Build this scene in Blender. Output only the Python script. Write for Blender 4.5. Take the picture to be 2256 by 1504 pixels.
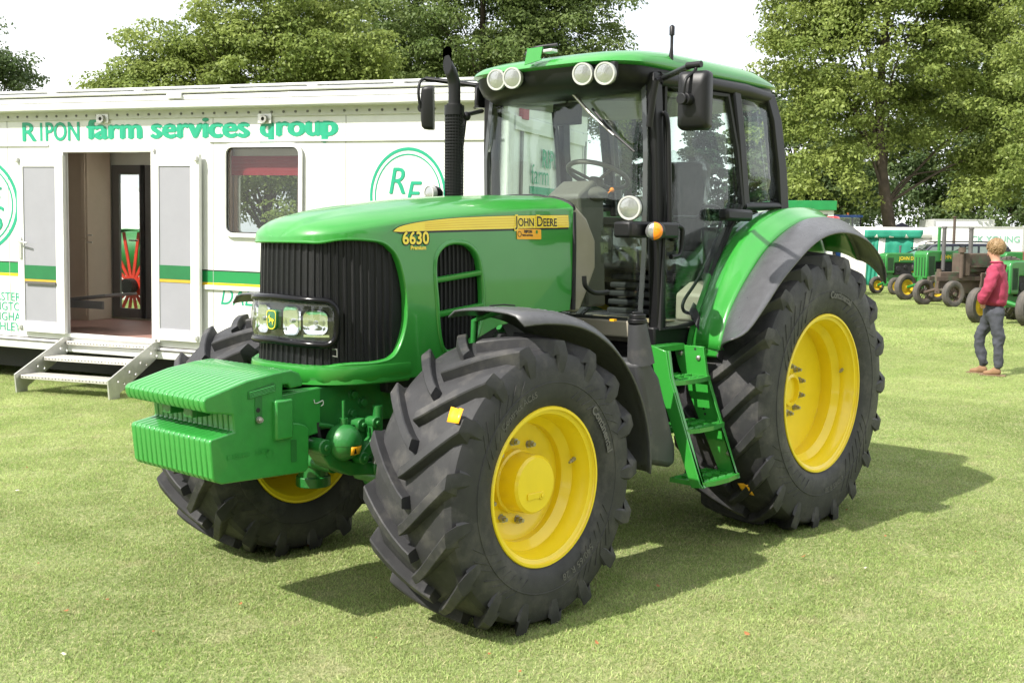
import bpy, math, random
import numpy as np
from mathutils import Vector, Matrix
from mathutils.geometry import delaunay_2d_cdt
R_ = math.radians
rng = random.Random(11)
nrg = np.random.default_rng(5)
for o in list(bpy.data.objects): bpy.data.objects.remove(o)
scene = bpy.context.scene
COL = scene.collection

# ------------------------------------------------------------------ camera
CAM = Vector((-6.608, -4.530, 1.836)); YAW, PITCH, ROLL, FPX = 0.833885, -0.0926254, 0.00923578, 2471.98
_F = Vector((math.cos(PITCH)*math.sin(YAW), math.cos(PITCH)*math.cos(YAW), math.sin(PITCH)))
_R0 = Vector((math.cos(YAW), -math.sin(YAW), 0)); _U0 = _R0.cross(_F)
_Rt = _R0*math.cos(ROLL)+_U0*math.sin(ROLL); _Up = _U0*math.cos(ROLL)-_R0*math.sin(ROLL)
cd = bpy.data.cameras.new('camera'); cam = bpy.data.objects.new('camera', cd); COL.objects.link(cam)
cd.sensor_fit = 'HORIZONTAL'; cd.sensor_width = 36; cd.lens = 36*FPX/2256
cd.clip_start = .05; cd.clip_end = 2000
M3 = Matrix((_Rt, _Up, -_F)).transposed()
cam.matrix_world = Matrix.Translation(CAM) @ M3.to_4x4()
scene.camera = cam
scene.render.resolution_x, scene.render.resolution_y = 1024, 682

# ------------------------------------------------------------------ sky and sun
SUNV = Vector((0.95, -0.15, -1.0)).normalized()          # the way the sunlight travels
EL = math.asin(-SUNV.z); AZ = math.atan2(-SUNV.x, -SUNV.y)   # sun azimuth, clockwise from +Y
w = bpy.data.worlds.new('World'); scene.world = w; w.use_nodes = True
nt = w.node_tree; nt.nodes.clear()
out = nt.nodes.new('ShaderNodeOutputWorld'); bg = nt.nodes.new('ShaderNodeBackground')
sky = nt.nodes.new('ShaderNodeTexSky'); sky.sky_type = 'NISHITA'; sky.sun_disc = False
sky.sun_elevation = EL; sky.sun_rotation = AZ; sky.altitude = 30; sky.dust_density = 2.5; sky.air_density = 1.0
tc = nt.nodes.new('ShaderNodeTexCoord'); mp = nt.nodes.new('ShaderNodeMapping'); mp.inputs['Scale'].default_value = (1, 1, 2.2)
nz = nt.nodes.new('ShaderNodeTexNoise'); nz.inputs['Scale'].default_value = 2.4; nz.inputs['Detail'].default_value = 7; nz.inputs['Roughness'].default_value = .58
cr = nt.nodes.new('ShaderNodeValToRGB'); cr.color_ramp.elements[0].position = .34; cr.color_ramp.elements[0].color = (.35,)*3+(1,)
cr.color_ramp.elements[1].position = .56; cr.color_ramp.elements[1].color = (.97,)*3+(1,)
mx = nt.nodes.new('ShaderNodeMix'); mx.data_type = 'RGBA'
L = nt.links.new
L(tc.outputs['Generated'], mp.inputs[0]); L(mp.outputs[0], nz.inputs['Vector']); L(nz.outputs['Fac'], cr.inputs[0])
L(cr.outputs[0], mx.inputs[0]); L(sky.outputs[0], mx.inputs[6]); mx.inputs[7].default_value = (8.3, 8.4, 8.5, 1)   # bright thin summer cloud
L(mx.outputs[2], bg.inputs[0]); bg.inputs[1].default_value = .1; L(bg.outputs[0], out.inputs[0])
sd = bpy.data.lights.new('sun', 'SUN'); sun = bpy.data.objects.new('sun', sd); COL.objects.link(sun)
sd.energy = 3.9; sd.angle = R_(.6); sd.color = (1, .955, .88)
sun.rotation_euler = SUNV.to_track_quat('-Z', 'Y').to_euler(); sun.location = (-20, 5, 30)
vs = scene.view_settings; vs.view_transform = 'Standard'; vs.look = 'None'; vs.gamma = 1; vs.exposure = 1.05; vs.use_curve_mapping = False
scene.render.engine = 'CYCLES'
scene.cycles.max_bounces = 10; scene.cycles.transparent_max_bounces = 24

# ------------------------------------------------------------------ helpers
def ray(u, v): return _F + _Rt*((u-1128)/FPX) - _Up*((v-752)/FPX)
def P(u, v, x=None, y=None, z=None):
    """world point seen at photograph pixel (u, v) on the plane x / y / z = const"""
    d = ray(u, v); i, val = next((i, k) for i, k in enumerate((x, y, z)) if k is not None)
    return CAM + d*((val-CAM[i])/d[i])
def at_depth(u, v, dist): return CAM + ray(u, v)*dist
def lerp(a, b, t): return a+(b-a)*t
def interp(x, tab): return float(np.interp(x, [a for a, _ in tab], [b for _, b in tab]))
def crom(pts, n=6, closed=False):
    pts = [Vector(p) for p in pts]; m = len(pts); out = []
    rngi = range(m) if closed else range(m-1)
    for i in rngi:
        if closed: p0, p1, p2, p3 = pts[i-1], pts[i], pts[(i+1) % m], pts[(i+2) % m]
        else: p0, p1, p2, p3 = pts[max(i-1, 0)], pts[i], pts[i+1], pts[min(i+2, m-1)]
        for k in range(n):
            t = k/n
            out.append(.5*((2*p1)+(p2-p0)*t+(2*p0-5*p1+4*p2-p3)*t*t+(3*p1-p0-3*p2+p3)*t**3))
    if not closed: out.append(pts[-1])
    return out
def rrect(x0, x1, y0, y1, r, n=4):
    o = []
    for cx, cy, a0 in ((x1-r, y1-r, 0), (x0+r, y1-r, 90), (x0+r, y0+r, 180), (x1-r, y0+r, 270)):
        for k in range(n+1):
            a = R_(a0+90*k/n); o.append((cx+r*math.cos(a), cy+r*math.sin(a)))
    return o
def circle2(cx, cy, r, n=16): return [(cx+r*math.cos(2*math.pi*k/n), cy+r*math.sin(2*math.pi*k/n)) for k in range(n)]

class MB:
    def __init__(s): s.v = []; s.f = []
    def add(s, vs, fs):
        b = len(s.v); s.v += [tuple(v) for v in vs]; s.f += [tuple(i+b for i in f) for f in fs]; return s
    def box(s, c, d, rot=None):
        vs = [Vector((sx*d[0]/2, sy*d[1]/2, sz*d[2]/2)) for sx in (-1, 1) for sy in (-1, 1) for sz in (-1, 1)]
        if rot is not None: vs = [rot @ v for v in vs]
        return s.add([v+Vector(c) for v in vs], [(0, 1, 3, 2), (4, 6, 7, 5), (0, 4, 5, 1), (2, 3, 7, 6), (0, 2, 6, 4), (1, 5, 7, 3)])
    def box2(s, a, b): return s.box([(a[i]+b[i])/2 for i in range(3)], [abs(b[i]-a[i]) for i in range(3)])
    def ring(s, c, ax, r, n, up=None):
        ax = Vector(ax).normalized(); q = ax.to_track_quat('Z', 'Y')
        return [Vector(c)+q @ Vector((r*math.cos(2*math.pi*k/n), r*math.sin(2*math.pi*k/n), 0)) for k in range(n)]
    def cyl(s, a, b, r, r2=None, n=16, cap=True):
        a = Vector(a); b = Vector(b); r2 = r if r2 is None else r2
        A = s.ring(a, b-a, r, n); B = s.ring(b, b-a, r2, n)
        fs = [(k, (k+1) % n, n+(k+1) % n, n+k) for k in range(n)]
        if cap: fs += [tuple(range(n))[::-1], tuple(range(n, 2*n))]
        return s.add(A+B, fs)
    def tube(s, pts, r, n=8, closed=False, flat=None):
        pts = [Vector(p) for p in pts]; m = len(pts); rows = []
        rad = r if hasattr(r, '__len__') else [r]*m
        prev = None
        for i, p in enumerate(pts):
            d = (pts[(i+1) % m]-pts[i-1]) if closed else (pts[min(i+1, m-1)]-pts[max(i-1, 0)])
            d.normalize()
            if prev is None: nrm = d.orthogonal().normalized()
            else:
                nrm = prev-d*prev.dot(d); nrm.normalize()
            prev = nrm; bn = d.cross(nrm)
            rows.append([p+rad[i]*(nrm*math.cos(2*math.pi*k/n)+bn*math.sin(2*math.pi*k/n)) for k in range(n)])
        s.loft(rows, wrap=True, closed=closed)
        if not closed:
            b = len(s.v)-m*n
            s.f += [tuple(b+k for k in range(n))[::-1], tuple(b+(m-1)*n+k for k in range(n))]
        return s
    def loft(s, rows, wrap=False, closed=False):
        n = len(rows[0]); m = len(rows); fs = []
        for i in range(m if closed else m-1):
            for k in range(n if wrap else n-1):
                i2 = (i+1) % m; k2 = (k+1) % n
                fs.append((i*n+k, i*n+k2, i2*n+k2, i2*n+k))
        return s.add([v for r in rows for v in r], fs)
    def lathe(s, prof, c, ax, n=48, wrapx=False):
        """prof: (radius, height along axis)"""
        ax = Vector(ax).normalized(); c = Vector(c)
        rows = [s.ring(c+ax*h, ax, max(r, 1e-5), n) for r, h in prof]
        return s.loft(rows, wrap=True, closed=wrapx)
    def prism(s, poly, a, b, axis='y', fn=None):
        """poly in the two other axes, extruded from a to b"""
        n = len(poly)
        def mk(p, h):
            if fn: return fn(p[0], p[1], h)
            return {'y': (p[0], h, p[1]), 'x': (h, p[0], p[1]), 'z': (p[0], p[1], h)}[axis]
        vs = [mk(p, a) for p in poly]+[mk(p, b) for p in poly]
        return s.add(vs, [tuple(range(n)), tuple(range(n, 2*n))[::-1]]+[(k, k+n, (k+1) % n+n, (k+1) % n) for k in range(n)])
    def sphere(s, c, r, n=16, m=10, sc=(1, 1, 1)):
        rows = []
        for i in range(m+1):
            a = math.pi*i/m
            rows.append([Vector(c)+Vector((max(math.sin(a), 1e-4)*math.cos(2*math.pi*k/n)*r*sc[0], max(math.sin(a), 1e-4)*math.sin(2*math.pi*k/n)*r*sc[1], -math.cos(a)*r*sc[2])) for k in range(n)])
        return s.loft(rows, wrap=True)
    def panel(s, outline, holes, fn, step=.05, inner=True):
        """flat outline with holes (2-D), triangulated, mapped by fn(a, b) to 3-D"""
        vs = []; es = []
        for loop in [outline]+list(holes):
            b = len(vs); m = len(loop); vs += [Vector((p[0], p[1])) for p in loop]
            es += [(b+i, b+(i+1) % m) for i in range(m)]
        if inner:
            xs = [p[0] for p in outline]; ys = [p[1] for p in outline]
            for i in range(1, int((max(xs)-min(xs))/step)+1):
                for j in range(1, int((max(ys)-min(ys))/step)+1):
                    vs.append(Vector((min(xs)+i*step, min(ys)+j*step)))
        r = delaunay_2d_cdt(vs, es, [], 0, 1e-6)
        def inside(p, poly):
            c = False; n = len(poly); j = n-1
            for i in range(n):
                xi, yi = poly[i][0], poly[i][1]; xj, yj = poly[j][0], poly[j][1]
                if (yi > p[1]) != (yj > p[1]) and p[0] < (xj-xi)*(p[1]-yi)/(yj-yi)+xi: c = not c
                j = i
            return c
        fs = []
        for f in r[2]:
            c = sum((r[0][i] for i in f), Vector((0, 0)))/len(f)
            if inside(c, outline) and not any(inside(c, h) for h in holes): fs.append(tuple(f))
        used = sorted({i for f in fs for i in f}); mp = {k: i for i, k in enumerate(used)}
        return s.add([fn(r[0][i].x, r[0][i].y) for i in used], [tuple(mp[i] for i in f) for f in fs])
    def build(s, name, mat, parent=None, smooth=35, bevel=0, solid=0, soff=-1, subd=0, seg=2, weld=0, flip=False):
        me = bpy.data.meshes.new(name); me.from_pydata(s.v, [], s.f if not flip else [f[::-1] for f in s.f])
        if weld:
            import bmesh
            bm = bmesh.new(); bm.from_mesh(me); bmesh.ops.remove_doubles(bm, verts=bm.verts, dist=weld)
            bmesh.ops.recalc_face_normals(bm, faces=bm.faces); bm.to_mesh(me); bm.free()
        elif not solid:
            import bmesh
            bm = bmesh.new(); bm.from_mesh(me); bmesh.ops.recalc_face_normals(bm, faces=bm.faces); bm.to_mesh(me); bm.free()
        if smooth:
            me.shade_smooth(); me.set_sharp_from_angle(angle=R_(smooth))
        o = bpy.data.objects.new(name, me); COL.objects.link(o)
        for m in (mat if isinstance(mat, (list, tuple)) else [mat]): me.materials.append(m)
        if parent is not None: o.parent = parent
        if solid:
            m = o.modifiers.new('solid', 'SOLIDIFY'); m.thickness = solid; m.offset = soff; m.use_even_offset = False
        if bevel:
            m = o.modifiers.new('bevel', 'BEVEL'); m.width = bevel; m.segments = seg; m.limit_method = 'ANGLE'; m.angle_limit = R_(38); m.harden_normals = False
        if subd:
            m = o.modifiers.new('sub', 'SUBSURF'); m.levels = subd; m.render_levels = subd
        return o
def thing(name, label, cat, loc=(0, 0, 0), rotz=0, group=None):
    o = bpy.data.objects.new(name, None); COL.objects.link(o); o.empty_display_size = .2
    o.location = loc; o.rotation_euler = (0, 0, rotz); tag(o, label, cat, group); return o
def tag(o, label=None, cat=None, group=None, kind=None):
    if label: o['label'] = label
    if cat: o['category'] = cat
    if group: o['group'] = group
    if kind: o['kind'] = kind
    return o
def copy_tree(o, parent=None):
    c = o.copy(); COL.objects.link(c)
    if parent is not None: c.parent = parent
    for ch in list(o.children): copy_tree(ch, c)
    return c
def text(name, body, mat, parent, fn, size=1, bold=0, shear=0, smallcaps=None, spacing=1, align='LEFT', sx=1, fat=0):
    """flat lettering; fn(a, b) places each letter point on its surface"""
    cu = bpy.data.curves.new(name, 'FONT'); cu.body = body; cu.size = size; cu.offset = bold; cu.shear = shear
    cu.space_character = spacing; cu.align_x = align; cu.resolution_u = 3
    if smallcaps:
        cu.small_caps_scale = smallcaps
        for i, ch in enumerate(body): cu.body_format[i].use_small_caps = ch.islower()
    t = bpy.data.objects.new('tmp', cu); COL.objects.link(t)
    dg = bpy.context.evaluated_depsgraph_get()
    me = bpy.data.meshes.new_from_object(t.evaluated_get(dg))
    bpy.data.objects.remove(t); bpy.data.curves.remove(cu)
    if fat:
        n = len(me.vertices); V0 = [v.co.copy() for v in me.vertices]; F0 = [tuple(p.vertices) for p in me.polygons]; VV = []; FF = []; lv = []
        for k, (dx, dy) in enumerate(((0, 0), (fat, 0), (-fat, 0), (0, fat*.5), (0, -fat*.5))):
            VV += [v+Vector((dx, dy, 0)) for v in V0]; FF += [tuple(i+k*n for i in f) for f in F0]; lv += [k]*n
        me = bpy.data.meshes.new(name); me.from_pydata(VV, [], FF)
        for v, k in zip(me.vertices, lv): c = fn(v.co.x*sx, v.co.y); v.co = c+Vector((0, -.0006*k, 0))
    else:
        for v in me.vertices: v.co = fn(v.co.x*sx, v.co.y)
    me.name = name; me.materials.clear(); me.materials.append(mat)
    o = bpy.data.objects.new(name, me); COL.objects.link(o)
    if parent is not None: o.parent = parent
    return o

# ------------------------------------------------------------------ materials
def mat(name, col, rough=.5, metal=0, coat=0, var=.10, scale=6, bump=0, bscale=150, col2=None, c2lo=.5, c2hi=.7, c2scale=5, rvar=.0, spec=.5, coat_rough=.06, trans=0, emis=0, detail=6):
    m = bpy.data.materials.new(name); m.use_nodes = True; nt = m.node_tree; b = nt.nodes['Principled BSDF']; L = nt.links.new
    tc = nt.nodes.new('ShaderNodeTexCoord')
    def noise(sc, d=detail, rg=.6):
        n = nt.nodes.new('ShaderNodeTexNoise'); n.inputs['Scale'].default_value = sc; n.inputs['Detail'].default_value = d; n.inputs['Roughness'].default_value = rg
        L(tc.outputs['Object'], n.inputs['Vector']); return n
    n1 = noise(scale)
    mr = nt.nodes.new('ShaderNodeMapRange'); mr.inputs[1].default_value = .3; mr.inputs[2].default_value = .7; mr.inputs[3].default_value = 1-var; mr.inputs[4].default_value = 1+var
    L(n1.outputs['Fac'], mr.inputs[0])
    vm = nt.nodes.new('ShaderNodeVectorMath'); vm.operation = 'SCALE'; vm.inputs[0].default_value = col[:3]; L(mr.outputs[0], vm.inputs['Scale'])
    src = vm.outputs[0]
    if col2 is not None:
        n2 = noise(c2scale, 8, .65); m2 = nt.nodes.new('ShaderNodeMapRange'); m2.inputs[1].default_value = c2lo; m2.inputs[2].default_value = c2hi
        L(n2.outputs['Fac'], m2.inputs[0]); mx = nt.nodes.new('ShaderNodeMix'); mx.data_type = 'RGBA'; L(m2.outputs[0], mx.inputs[0]); L(src, mx.inputs[6]); mx.inputs[7].default_value = (*col2[:3], 1)
        src = mx.outputs[2]
    L(src, b.inputs['Base Color'])
    b.inputs['Roughness'].default_value = rough; b.inputs['Metallic'].default_value = metal
    b.inputs['Coat Weight'].default_value = coat; b.inputs['Coat Roughness'].default_value = coat_rough; b.inputs['Specular IOR Level'].default_value = spec
    if rvar:
        m3 = nt.nodes.new('ShaderNodeMapRange'); m3.inputs[1].default_value = .3; m3.inputs[2].default_value = .7; m3.inputs[3].default_value = rough-rvar; m3.inputs[4].default_value = rough+rvar
        n3 = noise(scale*2.3); L(n3.outputs['Fac'], m3.inputs[0]); L(m3.outputs[0], b.inputs['Roughness'])
    if bump:
        n4 = noise(bscale, 4); bp = nt.nodes.new('ShaderNodeBump'); bp.inputs['Strength'].default_value = bump; bp.inputs['Distance'].default_value = .004
        L(n4.outputs['Fac'], bp.inputs['Height']); L(bp.outputs[0], b.inputs['Normal'])
    return m
def glass(name, tint=(.86, .94, .90), rough=.01, ior=1.5, boost=1.0):
    m = bpy.data.materials.new(name); m.use_nodes = True; nt = m.node_tree; nt.nodes.remove(nt.nodes['Principled BSDF']); L = nt.links.new
    o = nt.nodes['Material Output']; tr = nt.nodes.new('ShaderNodeBsdfTransparent'); tr.inputs[0].default_value = (*tint, 1)
    gl = nt.nodes.new('ShaderNodeBsdfGlossy'); gl.inputs['Roughness'].default_value = rough
    lw = nt.nodes.new('ShaderNodeLayerWeight'); lw.inputs[0].default_value = .5
    pw = nt.nodes.new('ShaderNodeMath'); pw.operation = 'POWER'; pw.inputs[1].default_value = 5; L(lw.outputs['Facing'], pw.inputs[0])
    mu = nt.nodes.new('ShaderNodeMath'); mu.operation = 'MULTIPLY_ADD'; mu.inputs[1].default_value = .96; mu.inputs[2].default_value = .045*boost; mu.use_clamp = True; L(pw.outputs[0], mu.inputs[0])
    mx = nt.nodes.new('ShaderNodeMixShader'); L(mu.outputs[0], mx.inputs[0]); L(tr.outputs[0], mx.inputs[1]); L(gl.outputs[0], mx.inputs[2]); L(mx.outputs[0], o.inputs[0])
    return m
GREEN = (.026, .235, .028)
M = {}
M['green'] = mat('green_paint', GREEN, .36, coat=.65, var=.04, rvar=.03, bump=.02, bscale=60)
M['greencast'] = mat('green_cast_paint', (.024, .235, .034), .38, coat=.5, var=.08, scale=20, bump=.22, bscale=140, col2=(.10, .20, .09), c2lo=.66, c2hi=.8, c2scale=60)
M['greendark'] = mat('green_chassis_paint', (.015, .145, .024), .42, coat=.35, var=.12, scale=12, bump=.25, bscale=90, col2=(.05, .06, .03), c2lo=.6, c2hi=.85, c2scale=9)
M['yellow'] = mat('yellow_paint', (.84, .63, .012), .36, coat=.5, var=.04, rvar=.04, bump=.04, bscale=40, col2=(.55, .40, .04), c2lo=.66, c2hi=.9, c2scale=7)
M['rubber'] = mat('tyre_rubber', (.030, .030, .032), .56, var=.18, scale=9, bump=.25, bscale=260, col2=(.115, .108, .098), c2lo=.50, c2hi=.88, c2scale=6, rvar=.08, spec=.35)
M['rubber_old'] = mat('old_tyre_rubber', (.06, .055, .05), .8, var=.2, scale=9, bump=.2, bscale=120, col2=(.13, .11, .09), c2lo=.4, c2hi=.75, c2scale=4)
M['black'] = mat('black_plastic', (.009, .009, .010), .42, var=.1, bump=.06, bscale=300, spec=.32)
M['blackgloss'] = mat('black_gloss', (.005, .005, .006), .18, coat=0, var=.1, spec=.25)
M['blackmatt'] = mat('black_matt', (.012, .012, .013), .7, var=.2, bump=.1, bscale=200)
M['greyplastic'] = mat('grey_fender_plastic', (.075, .076, .082), .34, var=.12, scale=14, bump=.22, bscale=420, col2=(.13, .13, .13), c2lo=.60, c2hi=.85, c2scale=30, rvar=.07)
M['tank'] = mat('tank_plastic', (.040, .041, .044), .5, var=.15, scale=10, bump=.2, bscale=420, col2=(.10, .095, .085), c2lo=.55, c2hi=.85, c2scale=6)
M['silver'] = mat('silver_plastic', (.52, .52, .50), .38, metal=.25, var=.05)
M['chrome'] = mat('chrome_reflector', (.86, .87, .88), .07, metal=1, var=.02)
M['steel'] = mat('zinc_steel', (.42, .41, .38), .38, metal=.8, var=.15, scale=30)
M['alu'] = mat('aluminium', (.62, .62, .60), .42, metal=.75, var=.1, scale=12, bump=.06, bscale=90, rvar=.08)
M['amber'] = mat('amber_lens', (.95, .26, .01), .12, coat=.6, var=.05)
M['clear'] = mat('clear_ribbed_lens', (.42, .43, .42), .16, metal=.7, coat=.5, var=.05, bump=.5, bscale=60)
M['red'] = mat('red_lens', (.55, .012, .012), .15, coat=.5, var=.05)
M['glass'] = glass('cab_glass', (.92, .965, .94), boost=1.0)
M['lens'] = glass('lamp_lens', (.97, .98, .98), boost=1.0)
M['beige'] = mat('beige_plastic', (.30, .275, .215), .55, var=.06, bump=.1, bscale=400)
M['beigedk'] = mat('grey_beige_plastic', (.13, .12, .10), .55, var=.08, bump=.1, bscale=400)
M['liner'] = mat('cab_liner', (.34, .34, .31), .8, var=.05, bump=.2, bscale=250)
M['seat'] = mat('seat_fabric', (.035, .034, .032), .8, var=.2, scale=30, bump=.3, bscale=200)
M['wrap'] = glass('plastic_wrap', (.90, .92, .92), rough=.12, boost=2.2)
M['decalyellow'] = mat('decal_yellow', (.86, .66, .03), .3, coat=.4, var=.02)
M['decalblack'] = mat('decal_black', (.007, .007, .007), .35, var=.05)
M['decalorange'] = mat('decal_orange', (.85, .40, .015), .35, var=.03)
M['mesh'] = mat('grille_mesh_black', (.005, .0052, .006), .40, var=.3, scale=60, bump=.5, bscale=320, spec=.3)
# ------------------------------------------------------------------ lawn
def grass_mat(name, base, tip, blade):
    m = bpy.data.materials.new(name); m.use_nodes = True; nt = m.node_tree; b = nt.nodes['Principled BSDF']; L = nt.links.new
    g = nt.nodes.new('ShaderNodeNewGeometry')
    def noise(sc, d=4, rg=.55):
        n = nt.nodes.new('ShaderNodeTexNoise'); n.inputs['Scale'].default_value = sc; n.inputs['Detail'].default_value = d; n.inputs['Roughness'].default_value = rg; L(g.outputs['Position'], n.inputs['Vector']); return n
    def mixc(f, a, bb):
        x = nt.nodes.new('ShaderNodeMix'); x.data_type = 'RGBA'; L(f, x.inputs[0])
        for i, c in ((6, a), (7, bb)):
            if isinstance(c, tuple): x.inputs[i].default_value = (*c, 1)
            else: L(c, x.inputs[i])
        return x.outputs[2]
    def rngm(src, a, bb):
        r = nt.nodes.new('ShaderNodeMapRange'); r.inputs[1].default_value = a; r.inputs[2].default_value = bb; L(src, r.inputs[0]); return r.outputs[0]
    c = mixc(rngm(noise(1.3, 5).outputs['Fac'], .35, .68), base, tip)
    c = mixc(rngm(noise(.30, 4, .65).outputs['Fac'], .40, .68), c, tuple(.72*x for x in base))
    c = mixc(rngm(noise(3.1, 5, .7).outputs['Fac'], .56, .74), c, (.46, .44, .25))
    straw = (.55, .51, .29)
    if blade:
        c = mixc(rngm(g.outputs['Random Per Island'], .78, .93), c, straw)
        hs = nt.nodes.new('ShaderNodeHueSaturation'); L(c, hs.inputs['Color']); mr = nt.nodes.new('ShaderNodeMapRange'); mr.inputs[3].default_value = .6; mr.inputs[4].default_value = 1.35
        wn = nt.nodes.new('ShaderNodeTexWhiteNoise'); wn.noise_dimensions = '1D'; L(g.outputs['Random Per Island'], wn.inputs['W']); L(wn.outputs['Value'], mr.inputs[0]); L(mr.outputs[0], hs.inputs['Value']); c = hs.outputs[0]
        b.inputs['Roughness'].default_value = .5; b.inputs['Specular IOR Level'].default_value = .3
        tl = nt.nodes.new('ShaderNodeBsdfTranslucent'); L(c, tl.inputs[0]); ms = nt.nodes.new('ShaderNodeMixShader'); ms.inputs[0].default_value = .5
        L(c, b.inputs['Base Color']); L(b.outputs[0], ms.inputs[1]); L(tl.outputs[0], ms.inputs[2]); L(ms.outputs[0], nt.nodes['Material Output'].inputs[0])
    else:
        c = mixc(rngm(noise(28, 6, .7).outputs['Fac'], .45, .7), c, straw)
        c = mixc(rngm(noise(95, 3, .6).outputs['Fac'], .30, .62), tuple(.66*x for x in base), c)
        b.inputs['Roughness'].default_value = .85; b.inputs['Specular IOR Level'].default_value = .15
        L(c, b.inputs['Base Color'])
        bp = nt.nodes.new('ShaderNodeBump'); bp.inputs['Strength'].default_value = .8; bp.inputs['Distance'].default_value = .03; L(noise(45, 6, .7).outputs['Fac'], bp.inputs['Height']); L(bp.outputs[0], b.inputs['Normal'])
    return m
M['lawn'] = grass_mat('lawn', (.225, .295, .095), (.325, .37, .155), False)
M['blade'] = grass_mat('grass_blades', (.36, .48, .15), (.53, .61, .26), True)
gx = [-400, -60, -25, -12, -6, 0, 6, 12, 25, 45, 70, 110, 400]
g = MB(); rows = []
xs = sorted(set(gx+[float(x) for x in np.arange(-14, 34, 2)])); ys = sorted(set(gx+[float(x) for x in np.arange(-10, 40, 2)]))
for x in xs:
    rows.append([(x, y, .012*math.sin(x*.35+1)*math.cos(y*.28) if math.hypot(x, y) > 6 else 0.) for y in ys])
g.loft(rows)
tag(g.build('lawn_ground', M['lawn'], smooth=180, flip=True), kind='structure', label='mown lawn of the showground')

NB = 8000
bx = nrg.random((NB, 2))-.5; h = nrg.uniform(.006, .017, NB); a = nrg.random(NB)*6.283; lean = nrg.uniform(.4, 1.8, NB)*h; wd = nrg.uniform(.0013, .0024, NB)
la = nrg.random(NB)*6.283
V = np.zeros((NB, 5, 3)); ca, sa = np.cos(a)*wd, np.sin(a)*wd
V[:, 0, 0] = bx[:, 0]-ca; V[:, 0, 1] = bx[:, 1]-sa; V[:, 1, 0] = bx[:, 0]+ca; V[:, 1, 1] = bx[:, 1]+sa
mxx = bx[:, 0]+np.cos(la)*lean*.35; myy = bx[:, 1]+np.sin(la)*lean*.35
V[:, 2, 0] = mxx+ca*.8; V[:, 2, 1] = myy+sa*.8; V[:, 2, 2] = h*.62; V[:, 3, 0] = mxx-ca*.8; V[:, 3, 1] = myy-sa*.8; V[:, 3, 2] = h*.62
V[:, 4, 0] = bx[:, 0]+np.cos(la)*lean; V[:, 4, 1] = bx[:, 1]+np.sin(la)*lean; V[:, 4, 2] = h
# spots where a tile of turf is laid
spots = []; tsc = []
for ix in range(-20, 95):
    for iy in range(-40, 60):
        c = Vector((ix*.8-3.0, iy*.8, 0)); d = c-CAM; z = d.dot(_F)
        if z < 3.2 or z > 20: continue
        u = 1128+FPX*d.dot(_Rt)/z
        if -260 < u < 2516: spots.append(c); tsc.append(1.05)
for ix in range(-10, 48):
    for iy in range(-10, 40):
        c = Vector((ix*1.6-3.0, iy*1.6, 0)); d = c-CAM; z = d.dot(_F)
        if z < 19.4 or z > 50: continue
        u = 1128+FPX*d.dot(_Rt)/z
        if -160 < u < 2416: spots.append(c); tsc.append(2.0)
nS = len(spots)
verts = np.concatenate([V.reshape(-1, 3), np.array([tuple(s) for s in spots])])
fi = np.arange(NB)[:, None]*5
F = [tuple(x) for x in np.concatenate([fi+np.array([[0, 1, 2, 3]])], 1)]+[tuple(x) for x in fi+np.array([[3, 2, 4]])]
me = bpy.data.meshes.new('lawn_grass'); me.from_pydata(verts.tolist(), [], F); me.materials.append(M['blade'])
at_ = me.attributes.new('spot', 'BOOLEAN', 'POINT'); arr = np.zeros(len(verts), bool); arr[NB*5:] = True; at_.data.foreach_set('value', arr)
at_ = me.attributes.new('tsc', 'FLOAT', 'POINT'); arr = np.ones(len(verts), np.float32); arr[NB*5:] = tsc; at_.data.foreach_set('value', arr)
gr = bpy.data.objects.new('lawn_grass', me); COL.objects.link(gr); tag(gr, 'short mown grass covering the showground lawn', 'grass', kind='stuff')
ng = bpy.data.node_groups.new('turf', 'GeometryNodeTree'); ng.interface.new_socket('Geometry', in_out='INPUT', socket_type='NodeSocketGeometry'); ng.interface.new_socket('Geometry', in_out='OUTPUT', socket_type='NodeSocketGeometry')
N = ng.nodes.new; i_ = N('NodeGroupInput'); o_ = N('NodeGroupOutput'); na = N('GeometryNodeInputNamedAttribute'); na.data_type = 'BOOLEAN'; na.inputs[0].default_value = 'spot'
sp = N('GeometryNodeSeparateGeometry'); ip = N('GeometryNodeInstanceOnPoints'); rv = N('FunctionNodeRandomValue'); rv.data_type = 'FLOAT_VECTOR'
rv.inputs[0].default_value = (0, 0, 0); rv.inputs[1].default_value = (0, 0, 6.28)
rs = N('GeometryNodeInputNamedAttribute'); rs.data_type = 'FLOAT'; rs.inputs[0].default_value = 'tsc'
K = ng.links.new
K(i_.outputs[0], sp.inputs[0]); K(na.outputs[0], sp.inputs[1]); K(sp.outputs[0], ip.inputs['Points']); K(sp.outputs[1], ip.inputs['Instance']); K(rv.outputs[0], ip.inputs['Rotation']); K(rs.outputs[0], ip.inputs['Scale']); K(ip.outputs[0], o_.inputs[0])
md = gr.modifiers.new('turf', 'NODES'); md.node_group = ng
# ------------------------------------------------------------------ the modern green tractor (nose towards -X, near side -Y)
T = thing('tractor', 'large modern green tractor with yellow wheels and front weights in the foreground', 'tractor')

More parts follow.
